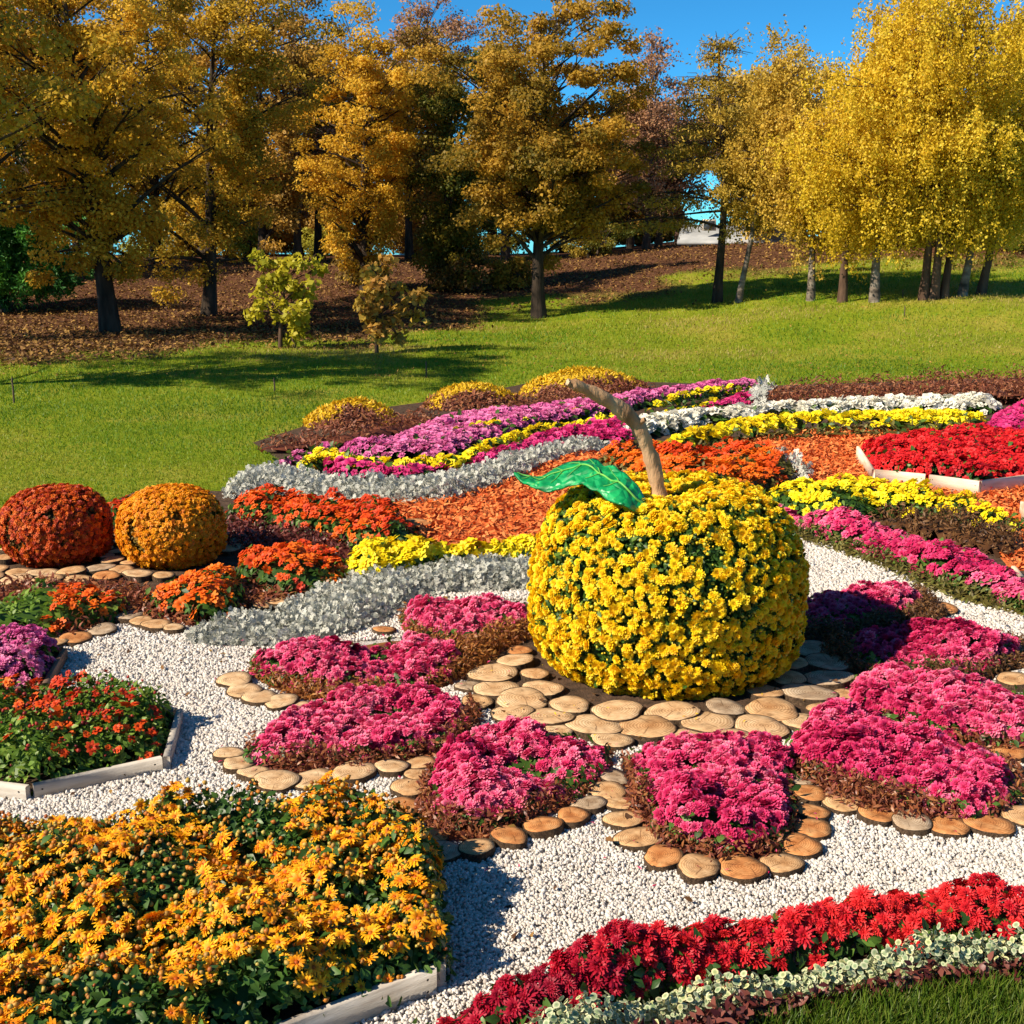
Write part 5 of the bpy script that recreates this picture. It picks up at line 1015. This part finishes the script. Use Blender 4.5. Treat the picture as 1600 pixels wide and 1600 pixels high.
for i, (x, c, Yb, mt, lab, tw) in enumerate([
    (60, (-60, 190, -60, 360), 44, F_BACK, 'brown gold tree behind the dark conifer', 18),
    (-60, (-200, 70, 60, 420), 40, F_OAKG, 'dark olive tree at the left edge behind the conifer', 18),
    (240, (140, 340, -80, 385), 46, F_OLGOLD, 'olive gold tree between the two left maples', 16),
    (410, (330, 500, -60, 390), 45, F_BACK, 'brown gold tree behind the yellow green sapling', 16),
    (465, (400, 540, 20, 330), 47, F_PURP, 'first of two slim dark trunks left of the golden tree', 13),
    (497, (440, 580, 40, 310), 48, F_OLGOLD, 'second of two slim dark trunks left of the golden tree', 13),
    (640, (570, 720, 60, 330), 50, F_BACK, 'tall brown gold tree in the gap left of the narrow oak', 13),
    (665, (590, 750, -25, 200), 52, F_PURP, 'faded russet tree top rising above the narrow oak', 12),
    (1010, (950, 1085, 85, 330), 50, F_PURP, 'thin faded russet tree just right of the large oak', 12),
    (1028, (970, 1110, 150, 330), 52, F_PURP, 'sparse russet tree between the large oak and the larch', 11),
    (1060, (985, 1130, 130, 325), 53, F_PURP, 'faded russet tree left of the larch over the crest', 11),
    (985, (930, 1040, 150, 330), 55, F_BACK, 'brown gold tree in the gap right of the large oak', 11),
    (1150, (1090, 1230, 110, 310), 54, F_BIRCHP, 'pale gold tree behind the larch', 11),
    (790, (700, 880, 40, 360), 48, F_OAK, 'brown olive tree hidden behind the large oak', 14),
    (1230, (1150, 1330, 60, 380), 46, F_BIRCHP, 'pale gold tree behind the slender birch', 12),
    (1420, (1330, 1540, 80, 420), 42, F_BIRCHP, 'pale gold tree behind the broad birch', 12),
    (1580, (1480, 1720, 0, 400), 42, F_BIRCH, 'golden tree at the right edge behind the birches', 12),
    (470, (410, 545, 235, 404), 60, F_OLGOLD, 'low golden tree glimpsed between the two slim trunks', 10),
    (650, (590, 720, 270, 404), 60, F_BACK, 'low brown tree below the faded russet top', 10),
    (1000, (940, 1075, 290, 402), 60, F_BACK, 'low brown gold tree under the thin russet tree', 10),
    (120, (20, 250, 120, 402), 56, F_BACK, 'brown gold tree low behind the thick trunked maple', 14),
    (300, (230, 400, 200, 400), 57, F_OLGOLD, 'olive gold tree low behind the slim maple', 14),
    (390, (330, 470, 230, 398), 58, F_BACK, 'brown gold tree low behind the yellow green sapling', 12),
    (560, (500, 640, 180, 396), 56, F_BACK, 'brown tree low behind the golden tree', 12),
    (770, (720, 850, 200, 398), 57, F_OAKG, 'dark olive tree low behind the large oak', 12),
    (880, (820, 990, 200, 396), 58, F_OAK, 'brown olive tree low behind the right half of the large oak', 12),
    (1330, (1240, 1420, 180, 400), 50, F_BIRCHP, 'pale gold tree low behind the striped birch trunk', 12),
    (1500, (1400, 1600, 200, 400), 50, F_OLGOLD, 'olive gold tree low behind the thickest birch trunk', 12)]):
    sparse = mt is F_PURP
    tree('autumn_tree', lab, (x, 400), [c], mt, tw, 9000 if sparse else 26000, seed=30 + i, Y=Yb, group=GK, ncl=130 if sparse else 150, clump=.42 if sparse else .55, leaf=.11 if sparse else .13, limb=.95 if sparse else .5, bark=BKR if sparse else BK)
GBU = 'bushes on the slope and crest'
for i, (x, y, c, mt, lab, Yb) in enumerate([
    (715, 455, (660, 770, 385, 462), F_BUSH, 'dark brown bush at the foot of the narrow oak', None),
    (560, 450, (520, 600, 385, 455), F_BUSH, 'dark bush behind the tawny sapling', None),
    (800, 452, (765, 830, 405, 455), F_OAK, 'small olive bush left of the large oak trunk', None),
    (385, 400, (345, 425, 345, 408), F_YB, 'yellow green bush on the crest right of the slim maple', 49),
    (225, 405, (190, 300, 372, 410), F_YB, 'pale yellow bush on the crest between the left maples', 50),
    (500, 400, (455, 560, 360, 404), F_YB, 'thin pale bush behind the two slim dark trunks', 52),
    (730, 395, (640, 700, 340, 398), F_BACK, 'brown bush before the green roofed building', 51),
    (925, 400, (880, 985, 335, 402), F_OAKG, 'olive bush under the right side of the large oak', 47),
    (1580, 455, (1540, 1660, 405, 458), F_OAKG, 'green bush behind the birch trunks at the right edge', 40),
    (1330, 440, (1220, 1420, 385, 442), F_OAK, 'low brown bush row behind the birch trunks', 42)]):
    tree('bush', lab, (x, y), [c], mt, 5, 4200, seed=60 + i, Y=Yb, group=GBU, cat='bush', ncl=36, clump=.26, leaf=.09, limb=.6, multi=3)

# ------------------------------------------------------------------ buildings and stakes
PLAST = noisemat('white_plaster', [(.3, (.66, .64, .61)), (.7, (.78, .76, .73))], 1.2, 6, .9)
ROOFG = noisemat('grey_sheet_roof', [(.3, (.22, .23, .24)), (.7, (.36, .37, .38))], 2, 6, .6)
DOORM = noisemat('beige_panel', [(.3, (.42, .38, .33)), (.7, (.52, .48, .42))], 2, 4, .8)
GREENR = noisemat('green_roof', [(.3, (.01, .20, .10)), (.7, (.02, .30, .15))], 2, 4, .5)
GLASS = noisemat('dark_window', [(.3, (.03, .04, .05)), (.7, (.06, .08, .10))], 3, 3, .15, spec=.6)
def boxm(x0, x1, y0, y1, z0, z1):
    V = np.array([(x, y, z) for z in (z0, z1) for y in (y0, y1) for x in (x0, x1)], float); return V, np.array([(0, 1, 3, 2), (4, 6, 7, 5), (0, 4, 5, 1), (2, 3, 7, 6), (0, 2, 6, 4), (1, 5, 7, 3)])
def house(label, px, Y, wd, dp, hw, hr, rot, wallm, roofm, wins, ztop_px, door=None):
    top = at(px, ztop_px, Y)[2]; x = at(px, 400, Y)[0]; zb = float(zt(x, Y)) - .3; o3 = np.array([x, Y, zb]); H = top - zb - hr
    root = empty('building', o3); root.rotation_euler = (0, 0, rot); tag(root, label, 'building')
    a, b = wd / 2, dp / 2
    V, F = boxm(-a, a, -b, b, 0, H)
    gab = [(np.array([(-a, -b, H), (-a, b, H), (-a, 0, H + hr)]), None), (np.array([(a, -b, H), (a, b, H), (a, 0, H + hr)]), None)]
    VV = np.vstack([V] + [g[0] for g in gab]); mk('wall', VV, [F, np.array([(9, 8, 10), (11, 12, 13)])], wallm, root)
    e = .3; R = []
    for s in (-1, 1):
        q = np.array([(-a - e, s * (b + e), H - e * hr / b + .02), (a + e, s * (b + e), H - e * hr / b + .02), (a + e, 0, H + hr + .02), (-a - e, 0, H + hr + .02)]); V8 = np.vstack([q, q + [0, 0, .10]])
        R.append((V8, np.array([(0, 1, 2, 3), (4, 7, 6, 5), (0, 4, 5, 1), (1, 5, 6, 2), (2, 6, 7, 3), (3, 7, 4, 0)])))
    V, F = merge(R); mk('roof', V, F, roofm, root)
    for (wx, wz, ww, wh) in wins:
        fo = mk('window', *merge([boxm(wx - ww / 2 - .06, wx + ww / 2 + .06, -b - .05, -b - .003, wz - wh / 2 - .06, wz + wh / 2 + .06)]), PLAST if wallm is not PLAST else DOORM, root)
        mk('pane', *boxm(wx - ww / 2, wx + ww / 2, -b - .06, -b - .051, wz - wh / 2, wz + wh / 2), GLASS, fo)
    if door: mk('door', *boxm(door[0] - door[2] / 2, door[0] + door[2] / 2, -b - .04, -b - .003, .3, .3 + door[3]), DOORM, root)
    return root
house('long low white shed with a grey sheet roof beyond the larch', 1160, 48.5, 4.1, 2.4, 1, .5, R_(-14), PLAST, ROOFG, [(-1.2, .95, .4, .3)], 356, (.8, 0, 1.3, 1.1))
house('white building with a green roof glimpsed beside the narrow oak', 676, 62, 2.6, 3.0, 1, .9, R_(18), PLAST, GREENR, [(-.5, 1.7, .35, .6), (.5, 1.7, .35, .6)], 326)
house('pale low building glimpsed behind the birch trunks', 1545, 50, 6.5, 3.5, 1, .4, R_(8), noisemat('blue_grey_wall', [(.3, (.42, .46, .50)), (.7, (.55, .58, .62))], 1, 4, .9), ROOFG, [(-2, .9, .7, .5), (0, .9, .7, .5)], 405)
STK = noisemat('stake_wood', [(.3, (.06, .045, .03)), (.7, (.14, .10, .07))], 12, 5, .9)
for (x, yb, yt, lab) in ((22, 630, 586, 'thin dark stake on the lawn at the left edge'), (429, 612, 588, 'thin stake on the lawn below the yellow green sapling'), (666, 590, 562, 'thin stake on the lawn right of the tawny sapling'), (1413, 494, 476, 'thin dark stake on the lawn before the birches'), (1410, 466, 450, 'short pale stake between the birch trunks')):
    B = U(x, yb)[0]; h = at(x, yt, B[1])[2] - B[2]; B = B - [0, 0, .02]
    P = np.array([[0, 0, 0], [.004, 0, h * .5], [.0, .006, h - .03], [0, .004, h]]); V, F = tube(P, [.014, .013, .012, .004], 7)
    c = tube([[0, -.004, h * .82], [0, -.004, h * .86]], [.017, .017], 7); V, F = merge([(V, F), c])
    o = mk('garden_stake', V, F, STK); o.location = B; tag(o, lab, 'stake', 'stakes on the lawn')
